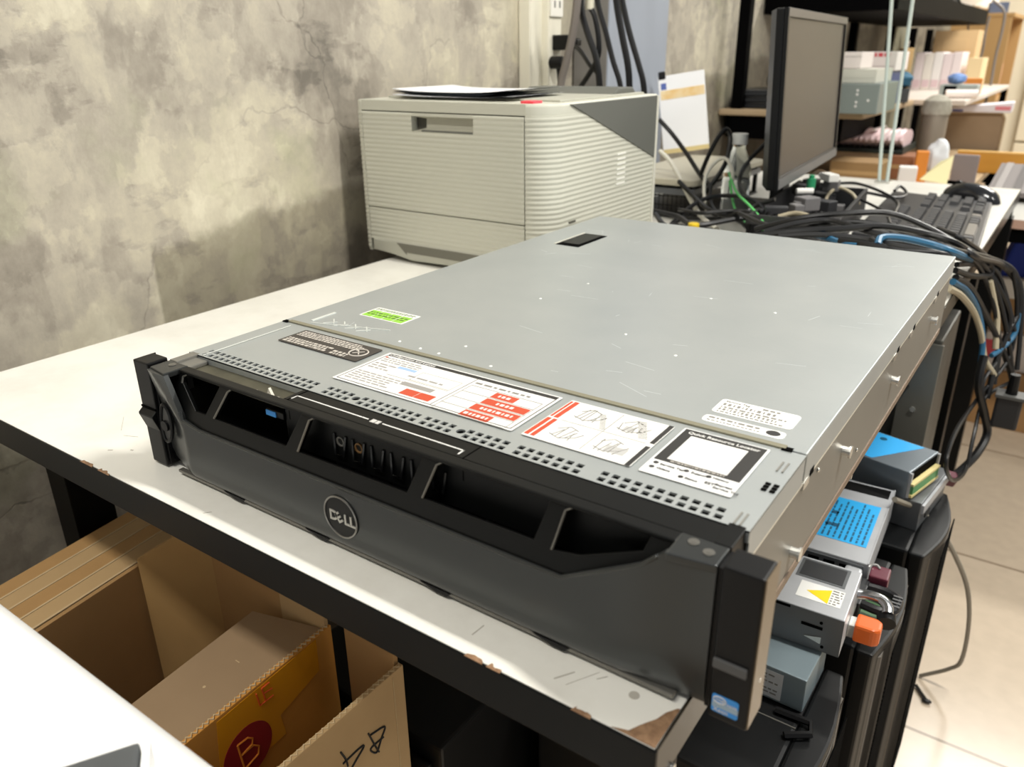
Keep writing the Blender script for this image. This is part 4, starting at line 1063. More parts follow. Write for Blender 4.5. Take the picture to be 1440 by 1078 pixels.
# open case with loose parts on it
oc = thing('open_case', 'low open black case full of loose parts and cables between monitor and keyboard', 'case', (-.050,1.13,0), .10)
obj('tray', MB().box(-.075,.055,-.21,.20,0,.006).box(-.075,-.069,-.21,.20,.0065,.058).box(.049,.055,-.21,.20,.0065,.05).box(-.0685,.0485,-.21,-.204,.0065,.058).box(-.0685,.0485,.194,.20,.0065,.05), mat('case_matt','#1b1b1d',.5), oc, .001)
obj('rim_strip', MB().box(-.076,-.004,-.2135,-.2105,.044,.060), mat('rim_grey','#3c3b3b',.4), oc, .001)
M_p1 = mat('part_grey','#6a6868',.45); M_p2 = mat('part_dark','#343436',.4)
rr = random.Random(17)
for k in range(18):
    x, y, a = rr.uniform(-.050,.03), rr.uniform(-.185,.165), rr.uniform(0,3)
    w_, d, h = rr.uniform(.014,.03), rr.uniform(.02,.05), rr.uniform(.014,.022)
    nm = 'black plug block lying in the open case among cables' if k%2 else 'grey adapter block lying in the open case among cables'
    solo('adapter_block', MB().box(-w_/2,w_/2,-d/2,d/2,0,h).box(-w_/4,w_/4,d/2,d/2+.008,h*.3,h*.7), M_p2 if k%2 else M_p1, nm, 'adapter', (-.050+x*.98-y*.1, 1.13+y, .0065+(.021*(k%3))), a, 'loose black adapters in the case' if k%2 else 'loose grey adapters in the case', .002)
solo('video_plug', MB().box(-.010,.010,-.019,.019,0,.014).box(-.006,.006,.019,.034,.003,.011), mat('plug_white','#dcdad4',.4), 'white cable plug lying in the open case under the monitor', 'plug', (-.070,1.255,.070), .7, None, .002)
solo('green_plug', MB().cyl((0,0,.0),.008,.018,'z',14).cyl((0,0,.018),.005,.006,'z',12), mat('plug_green','#2c8a5e',.35), 'small green plug standing at the lower corner of the monitor', 'plug', (-.085,1.19,.064), 0, None, .001)
solo('audio_plug', MB().cyl((0,0,0),.006,.03,'x',12), mat('plug_white','#dcdad4',.4), 'small pale round plug beside the green plug under the monitor', 'plug', (-.10,1.155,.062), .6, None, .001)
# plastic bottle
bo = thing('plastic_bottle', 'clear empty plastic bottle with a white cap standing among the cables', 'bottle', (-.215,1.16,0))
M_pet = mat('clear_pet','#e3e8e6',.06,0,.5,trans=.92,ior=1.2)
obj('bottle_body', MB().lathe([(.022,0),(.026,.004),(.026,.030),(.0245,.036),(.026,.042),(.026,.070),(.0245,.076),(.026,.082),(.0255,.094),(.020,.112),(.0125,.128),(.0115,.138),(.0115,.142)], 24), M_pet, bo)
obj('cap', MB().cyl((0,0,.138),.0145,.019,'z',20), mat('cap_white','#e7e9e6',.35), bo, .001)
# organiser behind the printer with a calendar pad on top of it
og = thing('desk_organizer', 'black mesh desk organizer with a beige top shelf behind the printer', 'organizer', (-.355,1.29,0))
obj('top_board', MB().mesh(plate_mesh(rrect(-.095,.085,-.19,.20,.02),(),.012,.002), Matrix.Translation((0,0,.068))), mat('organizer_beige','#b9b3a0',.5), og)
obj('grey_shelf', MB().box(-.088,.080,-.186,.19,.045,.0565), mat('organizer_grey','#5f6164',.45), og, .001)
for x in (-.080,.072):
    for y in (-.178,.182): obj('post', MB().box(x-.004,x+.004,y-.004,y+.004,0,.0448).box(x-.004,x+.004,y-.004,y+.004,.0567,.0618), M_blk, og)
b = MB()
for k in range(17): b.box(-.076+.0092*k,-.0745+.0092*k,-.180,-.179,.004,.0448)
for z in (.006,.022,.040): b.box(-.080,.074,-.1805,-.1785,z,z+.002)
b2 = MB()
obj('wire_mesh', b, M_blk, og)
obj('floor_tray', MB().box(-.085,.078,-.183,.188,.001,.004), M_blk, og)
cp = thing('calendar_pad', 'white calendar pad with an orange and blue heading leaning against the pillar behind the printer', 'calendar', (-.445,1.455,.0840), math.radians(22), rot=(-.16,-.15,math.radians(22)))
obj('sheets', MB().box(-.052,.052,0,.005,0,.172), mat('pad_white','#f2f2f3',.5), cp, .002)
obj('heading_orange', MB().box(-.048,.050,-.0006,.0002,.120,.140), mat('heading_orange','#e3b35c',.5,col2='#f0e2c0',nscale=30), cp)
obj('heading_blue', MB().box(-.046,-.034,-.0006,.0002,.142,.156), mat('heading_blue','#5668ab',.5), cp)
obj('pad_foot', MB().box(-.052,.052,-.0008,.0,.0,.010), mat('pad_buff','#d9c58c',.5), cp)
obj('clip', MB().box(-.050,-.034,-.003,.010,.165,.182), M_blk, cp, .003)
# yellow tape roll behind the server
solo('tape_roll', MB().cyl((0,0,0),.009,.014,'z',18), mat('tape_yellow','#dcbb2a',.4), 'small yellow tape roll behind the rear edge of the server', 'tape', (-.180,.885,.028), 0, None, .002)

# ------------------------------------------------------------------ cables
M_C = dict(black=mat('cable_black','#0a0a0b',.38), darkgrey=mat('cable_dark_grey','#1a1a1b',.4), blue=mat('cable_blue','#265a7a',.4), beige=mat('cable_beige','#aaa088',.45), lightgrey=mat('cable_grey','#7d776b',.45),
     green=mat('cable_green','#5fc46a',.4), white=mat('cable_white','#d6d3c6',.4), brown=mat('cable_brown','#5f4c36',.45), grey=mat('cable_soft_grey','#77706a',.45))
CABLES = [
('arc', 'black', 0.0042, [[-0.0518, 0.8, 0.0608], [0.0137, 0.8, 0.0837], [0.0686, 0.82, 0.0917], [0.1105, 0.86, 0.0895], [0.1571, 0.86, 0.0769], [0.2, 0.85, 0.0599], [0.2267, 0.86, 0.0433], [0.244, 1.072, -0.0088], [0.2692, 1.105, -0.0441], [0.2801, 1.108, -0.0894], [0.2718, 1.0825, -0.1192]]),
('b1', 'black', 0.004, [[-0.1187, 0.92, 0.0576], [-0.035, 0.82, 0.0633], [0.0247, 0.8, 0.0731], [0.0749, 0.82, 0.0808], [0.1293, 0.82, 0.0771], [0.1854, 0.8, 0.0658], [0.2092, 0.9236, 0.028], [0.2261, 1.0279, -0.0052], [0.2519, 1.0675, -0.0606], [0.2768, 1.087, -0.1315], [0.294, 1.096, -0.1914]]),
('b2', 'darkgrey', 0.0038, [[-0.0255, 0.76, 0.0667], [0.0106, 0.78, 0.0789], [0.0516, 0.8, 0.0837], [0.1132, 0.77, 0.0785], [0.1622, 0.78, 0.0759], [0.2073, 0.79, 0.0641], [0.2273, 1.0386, 0.0069], [0.2604, 1.0975, -0.021], [0.28, 1.1155, -0.068], [0.2913, 1.111, -0.1358], [0.2971, 1.105, -0.1814]]),
('b3', 'black', 0.0045, [[-0.0266, 0.72, 0.068], [0.0256, 0.73, 0.0786], [0.0736, 0.75, 0.0832], [0.1185, 0.78, 0.0865], [0.1666, 0.8, 0.0791], [0.2072, 0.82, 0.0646], [0.2217, 1.0171, -0.0002], [0.245, 1.063, -0.038], [0.2717, 1.09, -0.0978], [0.2676, 1.06, -0.1609], [0.2685, 1.0343, -0.2125]]),
('b4', 'darkgrey', 0.0035, [[0.0093, 0.71, 0.0739], [0.0555, 0.72, 0.0792], [0.1051, 0.73, 0.0785], [0.1568, 0.72, 0.0759], [0.2018, 0.74, 0.068], [0.2107, 0.9364, 0.0215], [0.2365, 1.06, -0.0029], [0.2692, 1.108, -0.0357], [0.2873, 1.12, -0.0914]]),
('b5', 'black', 0.004, [[0.0868, 0.7, 0.0792], [0.1262, 0.69, 0.0797], [0.1623, 0.69, 0.0764], [0.1975, 0.71, 0.0744]]),
('b6', 'black', 0.0034, [[0.1195, 0.72, 0.0811], [0.1423, 0.69, 0.0791], [0.1633, 0.685, 0.0759]]),
('b7', 'darkgrey', 0.0036, [[0.2064, 0.835, 0.0363], [0.2157, 1.0, 0.0026], [0.239, 1.06, -0.0158], [0.2614, 1.084, -0.0632], [0.2835, 1.102, -0.1227]]),
('b8', 'black', 0.0042, [[0.207, 0.825, 0.031], [0.2171, 0.9745, -0.0087], [0.2339, 1.0429, -0.0194], [0.2313, 1.045, -0.0027], [0.2183, 1.0171, 0.0176], [0.198, 0.9, 0.058], [0.1641, 0.95, 0.0582]]),
('b9', 'black', 0.0045, [[0.2091, 0.83, 0.0206], [0.2192, 0.9555, -0.022], [0.2397, 1.0279, -0.0752], [0.2652, 1.0675, -0.1279], [0.2879, 1.09, -0.1784], [0.2985, 1.0975, -0.2095]]),
('b10', 'darkgrey', 0.0038, [[0.2078, 0.84, 0.0562], [0.2214, 1.0129, -0.0058], [0.2481, 1.0557, -0.0697], [0.2675, 1.0675, -0.1393], [0.2727, 1.0557, -0.1947]]),
('b11', 'black', 0.003, [[0.2595, 1.096, -0.0208], [0.276, 1.105, -0.0777], [0.2832, 1.09, -0.1551], [0.2574, 1.0064, -0.205], [0.2486, 0.835, -0.1929], [0.2491, 0.76, -0.2095], [0.2593, 0.81, -0.2568], [0.2675, 0.9109, -0.2836], [0.2646, 0.9873, -0.2567], [0.2659, 1.0279, -0.2108], [0.2961, 1.0975, -0.1976]]),
('b12', 'black', 0.0062, [[0.2526, 1.0074, -0.1354], [0.2547, 0.9905, -0.1761], [0.2702, 1.0074, -0.2264], [0.2805, 1.0158, -0.264], [0.2734, 0.9821, -0.2892], [0.2596, 0.9358, -0.2999], [0.2488, 0.9, -0.3038]]),
('b13', 'black', 0.003, [[0.17, 1.3247, -0.2233], [0.17, 1.0224, -0.1819], [0.17, 0.8177, -0.1571], [0.17, 0.6933, -0.1516]]),
('b14', 'darkgrey', 0.003, [[0.2904, 1.069, -0.2512], [0.2844, 1.0514, -0.2623], [0.2742, 1.0343, -0.2419], [0.2589, 1.0214, -0.1859], [0.27, 1.066, -0.1563]]),
('blue1', 'blue', 0.0042, [[0.0362, 0.76, 0.0717], [0.0641, 0.73, 0.0747], [0.0914, 0.7, 0.0762], [0.1104, 0.69, 0.0769]]),
('blue2', 'blue', 0.0044, [[0.1333, 0.69, 0.0805], [0.1313, 0.72, 0.0842], [0.152, 0.74, 0.0821], [0.1833, 0.75, 0.076], [0.2098, 0.77, 0.0648], [0.2129, 0.9745, 0.0139]]),
('blue3', 'blue', 0.0045, [[0.2087, 0.81, 0.0195], [0.2182, 0.9236, -0.0198], [0.2325, 1.0086, -0.0713], [0.2458, 1.0214, -0.118], [0.2511, 1.0129, -0.1609]]),
('blue4', 'blue', 0.0042, [[0.2801, 1.108, -0.0894], [0.2817, 1.099, -0.1221], [0.2701, 1.072, -0.1402], [0.2602, 1.0471, -0.1464]]),
('beige1', 'beige', 0.0045, [[0.2083, 0.78, 0.018], [0.2166, 0.8727, -0.0137], [0.2284, 0.9873, -0.0663], [0.242, 1.0171, -0.1059], [0.2537, 1.0279, -0.1476], [0.2697, 1.0557, -0.1795]]),
('beige2', 'beige', 0.0045, [[0.2358, 1.0429, -0.0291], [0.247, 1.0557, -0.0641], [0.2559, 1.063, -0.0932], [0.263, 1.06, -0.1379]]),
('beige3', 'beige', 0.004, [[-0.0651, 0.95, 0.0525], [-0.0381, 0.95, 0.0608], [-0.0027, 0.92, 0.0625]]),
('greyloop', 'lightgrey', 0.0035, [[0.2117, 0.633, -0.2154], [0.231, 0.724, -0.2696], [0.2574, 0.7739, -0.3158], [0.2855, 0.8207, -0.3825], [0.3085, 0.8696, -0.4598], [0.3213, 0.9239, -0.5581], [0.3242, 0.9761, -0.6649], [0.3104, 0.9891, -0.7005], [0.2699, 1.0, -0.7461]]),
('green1', 'green', 0.0022, [[-0.2158, 1.12, 0.0906], [-0.1728, 1.05, 0.069], [-0.1227, 0.98, 0.0595], [-0.0835, 0.92, 0.0522], [-0.051, 0.85, 0.0522]]),
('green2', 'green', 0.0022, [[-0.2129, 1.12, 0.0755], [-0.1722, 1.05, 0.0381], [-0.1256, 0.98, 0.0297], [-0.084, 0.92, 0.0364], [-0.0534, 0.9, 0.0432]]),
('white1', 'white', 0.0042, [[-0.3699, 1.15, 0.1186], [-0.3431, 1.14, 0.1024], [-0.313, 1.12, 0.0773], [-0.2746, 1.08, 0.05], [-0.2239, 1.02, 0.0278], [-0.1653, 0.95, 0.0223]]),
('white2', 'white', 0.0032, [[-0.2226, 1.05, 0.0244], [-0.2368, 1.06, 0.0624], [-0.2422, 1.08, 0.0922], [-0.2306, 1.1, 0.1146], [-0.2147, 1.1, 0.1168], [-0.2022, 1.1, 0.0977], [-0.2003, 1.1, 0.079]]),
('k1', 'black', 0.0045, [[-0.3986, 1.2, 0.1726], [-0.3691, 1.2, 0.1466], [-0.3276, 1.18, 0.1139], [-0.2785, 1.14, 0.08], [-0.2399, 1.1, 0.067]]),
('k2', 'black', 0.0042, [[-0.2704, 1.12, 0.083], [-0.2558, 1.12, 0.1238], [-0.2435, 1.13, 0.155], [-0.2347, 1.14, 0.1646], [-0.2264, 1.14, 0.1487], [-0.222, 1.12, 0.1131], [-0.2304, 1.1, 0.0831], [-0.2469, 1.08, 0.0524], [-0.2594, 1.04, 0.0249], [-0.2746, 1.0, 0.0042]]),
('k3', 'black', 0.0042, [[-0.1735, 1.2, 0.1448], [-0.1931, 1.18, 0.1175], [-0.204, 1.16, 0.0958], [-0.1938, 1.12, 0.0731], [-0.1513, 1.05, 0.0586], [-0.0862, 0.98, 0.0513], [-0.0219, 0.9, 0.051]]),
('k4', 'black', 0.004, [[-0.3036, 1.1, 0.0712], [-0.2566, 1.06, 0.0543], [-0.204, 1.0, 0.0453], [-0.1637, 0.98, 0.0402], [-0.1209, 0.96, 0.0534], [-0.0718, 0.92, 0.0489]]),
('k5', 'darkgrey', 0.0036, [[-0.2321, 1.08, 0.0702], [-0.2139, 1.04, 0.0483], [-0.1815, 1.0, 0.0389], [-0.1389, 0.98, 0.0403], [-0.1234, 1.0, 0.0564], [-0.0892, 1.0, 0.0712]]),
('k6', 'black', 0.004, [[-0.2649, 0.95, 0.0014], [-0.2493, 1.0, 0.0322], [-0.2277, 1.04, 0.0533], [-0.1899, 1.06, 0.06], [-0.1311, 1.02, 0.0623], [-0.0764, 0.95, 0.0514]]),
('m1', 'black', 0.003, [[-0.092, 1.4, 0.0451], [-0.051, 1.4, 0.0482], [0.0053, 1.36, 0.0414], [0.0413, 1.33, 0.0286], [0.0612, 1.2, 0.0309]]),
('m2', 'black', 0.003, [[-0.0791, 1.38, 0.0388], [-0.027, 1.36, 0.0387], [0.0289, 1.38, 0.0297], [0.0355, 1.45, 0.0288], [0.0132, 1.5, 0.0345], [0.0123, 1.45, 0.0325]]),
('m3', 'black', 0.0026, [[-0.0155, 1.25, 0.0443], [0.0269, 1.2, 0.0401], [0.0649, 1.1, 0.0471], [0.0944, 0.98, 0.0529]]),
('m4', 'beige', 0.003, [[-0.071, 1.25, 0.0302], [-0.068, 1.26, 0.0463], [-0.0562, 1.28, 0.0552], [-0.0274, 1.26, 0.0497], [-0.004, 1.22, 0.0394]]),
('m5', 'brown', 0.0028, [[-0.1304, 1.35, 0.0654], [-0.1175, 1.36, 0.0734], [-0.1003, 1.36, 0.0691], [-0.0878, 1.36, 0.0589]]),
('p1', 'grey', 0.0075, [[-0.4857, 1.02, 0.418], [-0.4876, 1.02, 0.3727], [-0.4941, 1.02, 0.3321], [-0.5067, 1.02, 0.2844], [-0.5185, 1.02, 0.2438], [-0.5224, 1.02, 0.1906]]),
('p2', 'black', 0.0062, [[-0.5006, 1.05, 0.4205], [-0.4948, 1.05, 0.3681], [-0.4801, 1.05, 0.3286], [-0.4624, 1.05, 0.2899], [-0.4534, 1.05, 0.2472], [-0.4498, 1.05, 0.191]]),
('p3', 'black', 0.005, [[-0.4828, 1.06, 0.3738], [-0.4718, 1.06, 0.3558], [-0.4631, 1.06, 0.32], [-0.4636, 1.06, 0.2898], [-0.4823, 1.06, 0.2591], [-0.5063, 1.06, 0.2274], [-0.5246, 1.06, 0.1882]]),
('p4', 'black', 0.0052, [[-0.4869, 1.08, 0.4215], [-0.4763, 1.08, 0.3743], [-0.4598, 1.08, 0.3321], [-0.4429, 1.08, 0.2834], [-0.4261, 1.08, 0.2427], [-0.4176, 1.08, 0.1901]]),
('p5', 'black', 0.0065, [[-0.4567, 1.1, 0.421], [-0.4487, 1.1, 0.3739], [-0.4344, 1.1, 0.3197], [-0.4198, 1.1, 0.2646], [-0.4129, 1.1, 0.189]]),
('p6', 'black', 0.0058, [[-0.4587, 1.12, 0.4223], [-0.4479, 1.12, 0.3805], [-0.4321, 1.12, 0.332], [-0.4099, 1.12, 0.2766], [-0.3976, 1.12, 0.2417], [-0.3899, 1.12, 0.1885]]),
('plug1', 'black', 0.0042, [[-0.598, 1.1304, 0.3164], [-0.5696, 1.13, 0.3147], [-0.5271, 1.1, 0.3026], [-0.4912, 1.08, 0.2749], [-0.472, 1.08, 0.2549], [-0.4639, 1.08, 0.2016]]),
('plug2', 'black', 0.005, [[-0.598, 1.1124, 0.2798], [-0.5893, 1.12, 0.2744], [-0.5839, 1.12, 0.2505], [-0.5814, 1.12, 0.1966]]),
('f1', 'grey', 0.006, [[-0.1838, 4.2, 0.4994], [-0.1296, 4.2, 0.4535], [-0.1205, 4.2, 0.3796], [-0.1253, 4.2, 0.2594], [-0.1214, 4.2, 0.1361], [-0.1265, 4.2, 0.0413], [-0.1041, 4.2, -0.1526]]),
('f2', 'grey', 0.005, [[-0.1935, 4.3, 0.4377], [-0.1975, 4.3, 0.3677], [-0.1944, 4.3, 0.2747], [-0.2094, 4.3, 0.2117]]),
('f3', 'grey', 0.004, [[-0.2793, 4.3, 0.4221], [-0.2712, 4.3, 0.3787], [-0.2447, 4.3, 0.3657], [-0.21, 4.3, 0.3711]]),
('d1', 'darkgrey', 0.003, [[0.2679, 0.9698, -0.745], [0.2799, 0.9534, -0.745], [0.29, 0.9404, -0.745]])
]
CL = {
'arc':'black cable arching highest over the pile behind the server and down past the table edge',
'b1':'black cable running below the arching cable and hanging straight down at the right',
'b2':'dark grey cable swinging farthest right past the table edge',
'b3':'thick black cable low behind the server hanging to the big black plug',
'b4':'dark grey cable lying along the rear edge of the server to the frame edge',
'b5':'short black cable peeking over the rear edge of the server',
'b6':'small black cable loop just behind the rear edge of the server',
'b7':'dark grey cable leaving the right rear corner of the server',
'b8':'black cable loop turning back at the table edge beside the server corner',
'b9':'black cable coming from under the server corner down to the big plug',
'b10':'dark grey cable dropping between the blue and beige cables',
'b11':'thin black cable making a long loop beside the table leg',
'b12':'thick black cable bending down to the maroon connector',
'b13':'thin black cable slanting across the grey case under the server',
'b14':'thin dark grey wire curling under the big black plug',
'blue1':'short blue cable in the pile behind the middle of the server',
'blue2':'thick blue cable lying behind the right rear edge of the server',
'blue3':'blue cable coming from under the server corner and hanging down',
'blue4':'short bright blue cable crossing the hanging bundle',
'beige1':'beige cable bending down from under the server corner',
'beige2':'beige cable hanging in the bundle beyond the table edge',
'beige3':'short beige cable in the pile below the monitor',
'greyloop':'grey cable curving out over the floor tiles from the power supplies',
'green1':'bright green wire running down from the bottle to the cable pile',
'green2':'second green wire looping lower behind the server',
'white1':'white cable running down from behind the printer',
'white2':'white cable loop around the foot of the plastic bottle',
'k1':'black cable slanting down in front of the calendar pad',
'k2':'black cable making a tall loop left of the bottle',
'k3':'black cable curving between the bottle and the monitor',
'k4':'black cable winding through the pile beside the organizer',
'k5':'dark grey cable under the bottle',
'k6':'black cable rising from the printer corner over the pile',
'm1':'thin black cable lying across the open case from the monitor side',
'm2':'thin black cable making a loop between open case and keyboard',
'm3':'thin black cable dropping off the open case toward the server',
'm4':'beige cable loop on the open case',
'm5':'brown cable curl below the lower edge of the monitor',
'p1':'grey cable leftmost of those hanging in front of the grey pillar',
'p2':'black cable hanging straight beside the grey one on the pillar',
'p3':'black cable with a pale end crossing the others on the pillar',
'p4':'black cable hanging in the middle of the pillar, slanting right',
'p5':'black cable hanging second from the right on the blue side of the pillar',
'p6':'black cable hanging farthest right on the blue side of the pillar',
'plug1':'black cable with a plug in the upper socket of the cream trunking',
'plug2':'black cable with an angled plug in the lower socket of the cream trunking',
'f1':'long grey cable hanging in front of the tan cabinet',
'f2':'grey cable hanging beside the long one on the tan cabinet',
'f3':'grey cable loop at the top of the tan cabinet',
'd1':'thin wire end lying on the floor tiles beside the last tower',
}
# more loose cables lying on the table between printer, monitor and server
rr = random.Random(41)
for k in range(12):
    y0 = rr.uniform(.74,1.02); x0 = rr.uniform(-.30,-.20); z0_ = .006+.0035*k
    P = [(x0+i*.055, y0+rr.uniform(-.045,.045)*(1+.2*i)-.02*i*rr.random(), z0_+.006*math.sin(i*1.3+k)) for i in range(7)]
    t = thing('cable', 'black cable lying loose in the low tangle on the table between printer and open case', 'cable', P[0], 0, 'loose black cables in the tangle')
    obj('cord', MB().tube([(p[0]-P[0][0], p[1]-P[0][1], p[2]-P[0][2]) for p in P], rr.uniform(.0032,.0048), 7, sub=5), M_C['black' if k%3 else 'darkgrey'], t)
cobj = {}
for nm, mk, r_, P in CABLES:
    base = P[0]
    t = thing('cable', CL[nm], 'cable', base, 0)
    obj('cord', MB().tube([(p[0]-base[0], p[1]-base[1], p[2]-base[2]) for p in P], r_, 8, sub=6), M_C[mk], t)
    cobj[nm] = (t, [Vector(p)-Vector(base) for p in P])
# plugs belonging to cables
t, P = cobj['plug1']
obj('plug', MB().box(-.004,.034,-.016,.016,-.014,.014).prism([(.034,-.010),(.052,-.006),(.052,.006),(.034,.010)], -.010,.010,'y'), M_blk, t, .003)
t, P = cobj['plug2']
obj('plug', MB().cyl((-.003,0,0),.012,.030,'x',14), M_blk, t, .003)
t, P = cobj['p3']
obj('pale_end', MB().cyl((-.001,0,-.004),.008,.030,'z',12), mat('plug_cream','#d8d3bf',.4), t, .001)
t, P = cobj['b3']
e = P[-1]
obj('strain_relief', MB().cyl((e[0]+.030,e[1],e[2]+.012),.0085,.035,'z',12,.007), M_blk, t)
obj('power_plug', MB().box(e[0]+.012,e[0]+.048,e[1]-.014,e[1]+.014,e[2]-.040,e[2]+.013), mat('plug_rubber','#232324',.5), t, .004)
obj('plug_collar', MB().box(e[0]+.010,e[0]+.050,e[1]-.016,e[1]+.016,e[2]+.010,e[2]+.0155), mat('plug_collar_grey','#4a4a48',.5), t, .001)
t, P = cobj['d1']
e = P[-1]
obj('wire_tip', MB().sphere((e[0],e[1],e[2]), .006, 8, 6, (1.4,.8,.6)), M_C['darkgrey'], t)

# ------------------------------------------------------------------ shelving along the wall beyond the table
M_steel = mat('shelf_black', '#030304', .6, spec=.05); M_wood = mat('shelf_wood', '#b9a283', .5, col2='#ad9676', nscale=8, stretch=(1,6,1))
sh1 = thing('storage_rack', 'black steel wall shelving with wooden boards along the plaster wall', 'shelf', (-.62,2.13,-.75))
def S(b): return MB().add([(p[0]+.62,p[1]-2.13,p[2]+.75) for p in b.v], b.f)
for y in (2.16,2.77,3.45,4.18,4.74,5.24):
    obj('upright', S(MB().box(-.605,-.572,y-.016,y+.016,-.75,.402 if y > 2.2 else .62)), M_steel, sh1)
obj('board', S(MB().box(-.636,-.215,2.128,2.86,.117,.135)), M_wood, sh1, .004)
obj('board', S(MB().box(-.636,-.055,2.862,4.35,.117,.135)), mat('board_pale','#d3c8bd',.5), sh1, .004)
obj('top_board', S(MB().box(-.636,-.235,2.45,4.60,.405,.47)), M_steel, sh1, .003)
obj('board_bracket', S(MB().box(-.60,-.30,2.14,2.152,.050,.1165)), M_steel, sh1)
obj('under_drawer', S(MB().box(-.630,-.28,2.18,2.60,.048,.1165)), M_steel, sh1, .004)
obj('drawer_label', S(MB().box(-.555,-.50,2.1775,2.1798,.095,.112)), mat('drawer_label','#8d8f86',.5), sh1)
for y in (4.3,):
    for x in (-.60,-.07): obj('leg', S(MB().box(x-.012,x+.012,y-.012,y+.012,-.75,.1165)), M_steel, sh1)
# clutter on the top board
rr = random.Random(12)
M_kn = mat('kit_black','#202226',.5)
for k, (x, y, w_, d, h) in enumerate(((-.42,2.75,.16,.22,.07),(-.40,3.15,.2,.26,.09),(-.42,3.6,.16,.2,.06),(-.40,4.0,.2,.24,.08))):
    o = solo('equipment_case', MB().box(-w_/2,w_/2,-d/2,d/2,0,h), M_kn, 'black equipment case on the black top shelf, %s along the wall' % ('first','second','third','fourth')[k], 'case', (x,y,.4705), 0, None, .006)
solo('paper_roll', MB().cyl((0,-.25,0),.05,.5,'y',20), mat('roll_pale','#e6d8c6',.6), 'thick pale paper roll on the top shelf beside the black cases', 'roll', (-.30,4.28,.5215), .2)
# laptops stacked at the near end
for k in range(3):
    l = thing('laptop', 'closed black laptop on the wooden shelf end, %s of the stack' % ('bottom','middle','top')[k], 'laptop', (-.50+.01*k,2.29,.1355+.018*k), .06*k)
    obj('base', MB().box(-.125,.125,-.11,.11,0,.010), M_kn, l, .003)
    obj('lid', MB().box(-.125,.125,-.11,.11,.0103,.0172), mat('lid_black','#2b2c2f',.3), l, .003)
# camera pouch and blue cloth on top
def lump(sx, sy, sz, seed, amp=.12, n=18, m=12):
    r_ = random.Random(seed); ph = [r_.uniform(0,6) for _ in range(6)]
    b = MB().sphere((0,0,0), 1, n, m)
    out = []
    for x, y, z in b.v:
        f_ = 1+amp*math.sin(3*x+ph[0])*math.cos(4*y+ph[1])+amp*.6*math.sin(7*z+ph[2]+3*x)+amp*.5*math.sin(9*y+ph[3])
        out.append((x*sx*f_, y*sy*f_, max(-sz, z*sz*f_)+sz))
    c = MB().add(out, b.f); c.sm = True; return c
cpb = thing('camera_pouch', 'dark grey camera pouch leaning on the wall above the laptops', 'bag', (-.545,2.30,.193), .2)
obj('pouch_body', MB().add([tuple(Matrix.Rotation(.7,4,'Y') @ Vector(p)) for p in lump(.032,.045,.055,4,.05).v], lump(.032,.045,.055,4,.05).f), mat('pouch_grey','#4e4d49',.6), cpb)
obj('pouch_tag', MB().box(-.020,.020,-.03,-.027,-.012,.012, Matrix.Translation((.088,-.012,.085)) @ Matrix.Rotation(-.6,4,'Y')), mat('tag_white','#dedbd4',.5), cpb)
solo('folded_cloth', lump(.042,.05,.030,9,.14), mat('cloth_blue','#3c4a78',.8), 'dark blue folded cloth beside the grey pouch on the laptops', 'cloth', (-.470,2.27,.192))
# boxes on the wooden boards
M_gm = mat('device_grey','#7f8884',.45,.2); M_bw = mat('carton_white','#e9dfdc',.6); M_pk = mat('print_red','#d34a55',.5)
dv = thing('metal_case', 'grey green metal case with white dots on the wooden shelf behind the monitor', 'case', (-.285,2.18,.1355))
obj('case', MB().box(-.12,.115,-.12,.12,0,.078), M_gm, dv, .003)
for z in (.02,.03,.05,.06): obj('white_dot', MB().sphere((.06,-.1205,z), .0035, 8, 6, (1,.3,1)), M_paper, dv)
obj('white_dot', MB().sphere((.09,-.1205,.035), .0035, 8, 6, (1,.3,1)), M_paper, dv)
solo('pale_carton', MB().box(-.11,.10,-.10,.10,0,.034).box(-.10,.09,-.1008,-.1,.012,.014), mat('carton_pale_grey','#c3c2b6',.6), 'pale grey flat carton on top of the grey green metal case', 'box', (-.29,2.19,.2140), 0, None, .003)
wc = thing('carton', 'white grey carton on top of the pale flat carton', 'box', (-.30,2.21,.2490))
obj('carton_body', MB().box(-.06,.055,-.07,.07,0,.042), mat('carton_grey_white','#d9d0cb',.6), wc, .002)
obj('lid_line', MB().box(-.06,.0555,-.0705,-.0700,.030,.031), M_grey_ink, wc)
bx = thing('plastic_crate', 'dark blue plastic crate under the white box with red print', 'crate', (-.275,2.56,.1355))
obj('crate_body', MB().box(-.052,.052,-.09,.09,0,.10), mat('crate_blue','#39447a',.45), bx, .004)
obj('dark_panel', MB().box(-.02,.012,-.0925,-.0902,.045,.095), mat('panel_black','#22242a',.4), bx)
obj('pale_slip', MB().box(-.052,.0,-.0935,-.0926,.020,.032), mat('slip_pale','#cfd1c6',.5), bx)
rb_ = thing('carton', 'white carton with red print along its top edge on the dark blue crate', 'box', (-.268,2.56,.2360))
obj('carton_body', MB().box(-.050,.050,-.09,.09,0,.054), M_bw, rb_, .002)
rr = random.Random(2)
obj('red_print', scribble(MB(), -.044,.030,.040,.052,1,.0905,.0909,.95,.9,.5,1.2,rnd=rr,M=Matrix.Rotation(PI/2,4,'X')), M_pk, rb_)
obj('side_print', MB().box(-.046,.046,-.0906,-.0902,.012,.014), mat('print_pale_grey','#b5a9a8',.5), rb_)
solo('wire_spool', MB().cyl((0,-.012,.018),.018,.024,'y',18).cyl((0,-.0135,.018),.006,.027,'y',12), mat('spool_orange','#c8653a',.5), 'small orange wire spool in front of the dark blue crate', 'spool', (-.252,2.40,.1355), 0, None, .001)
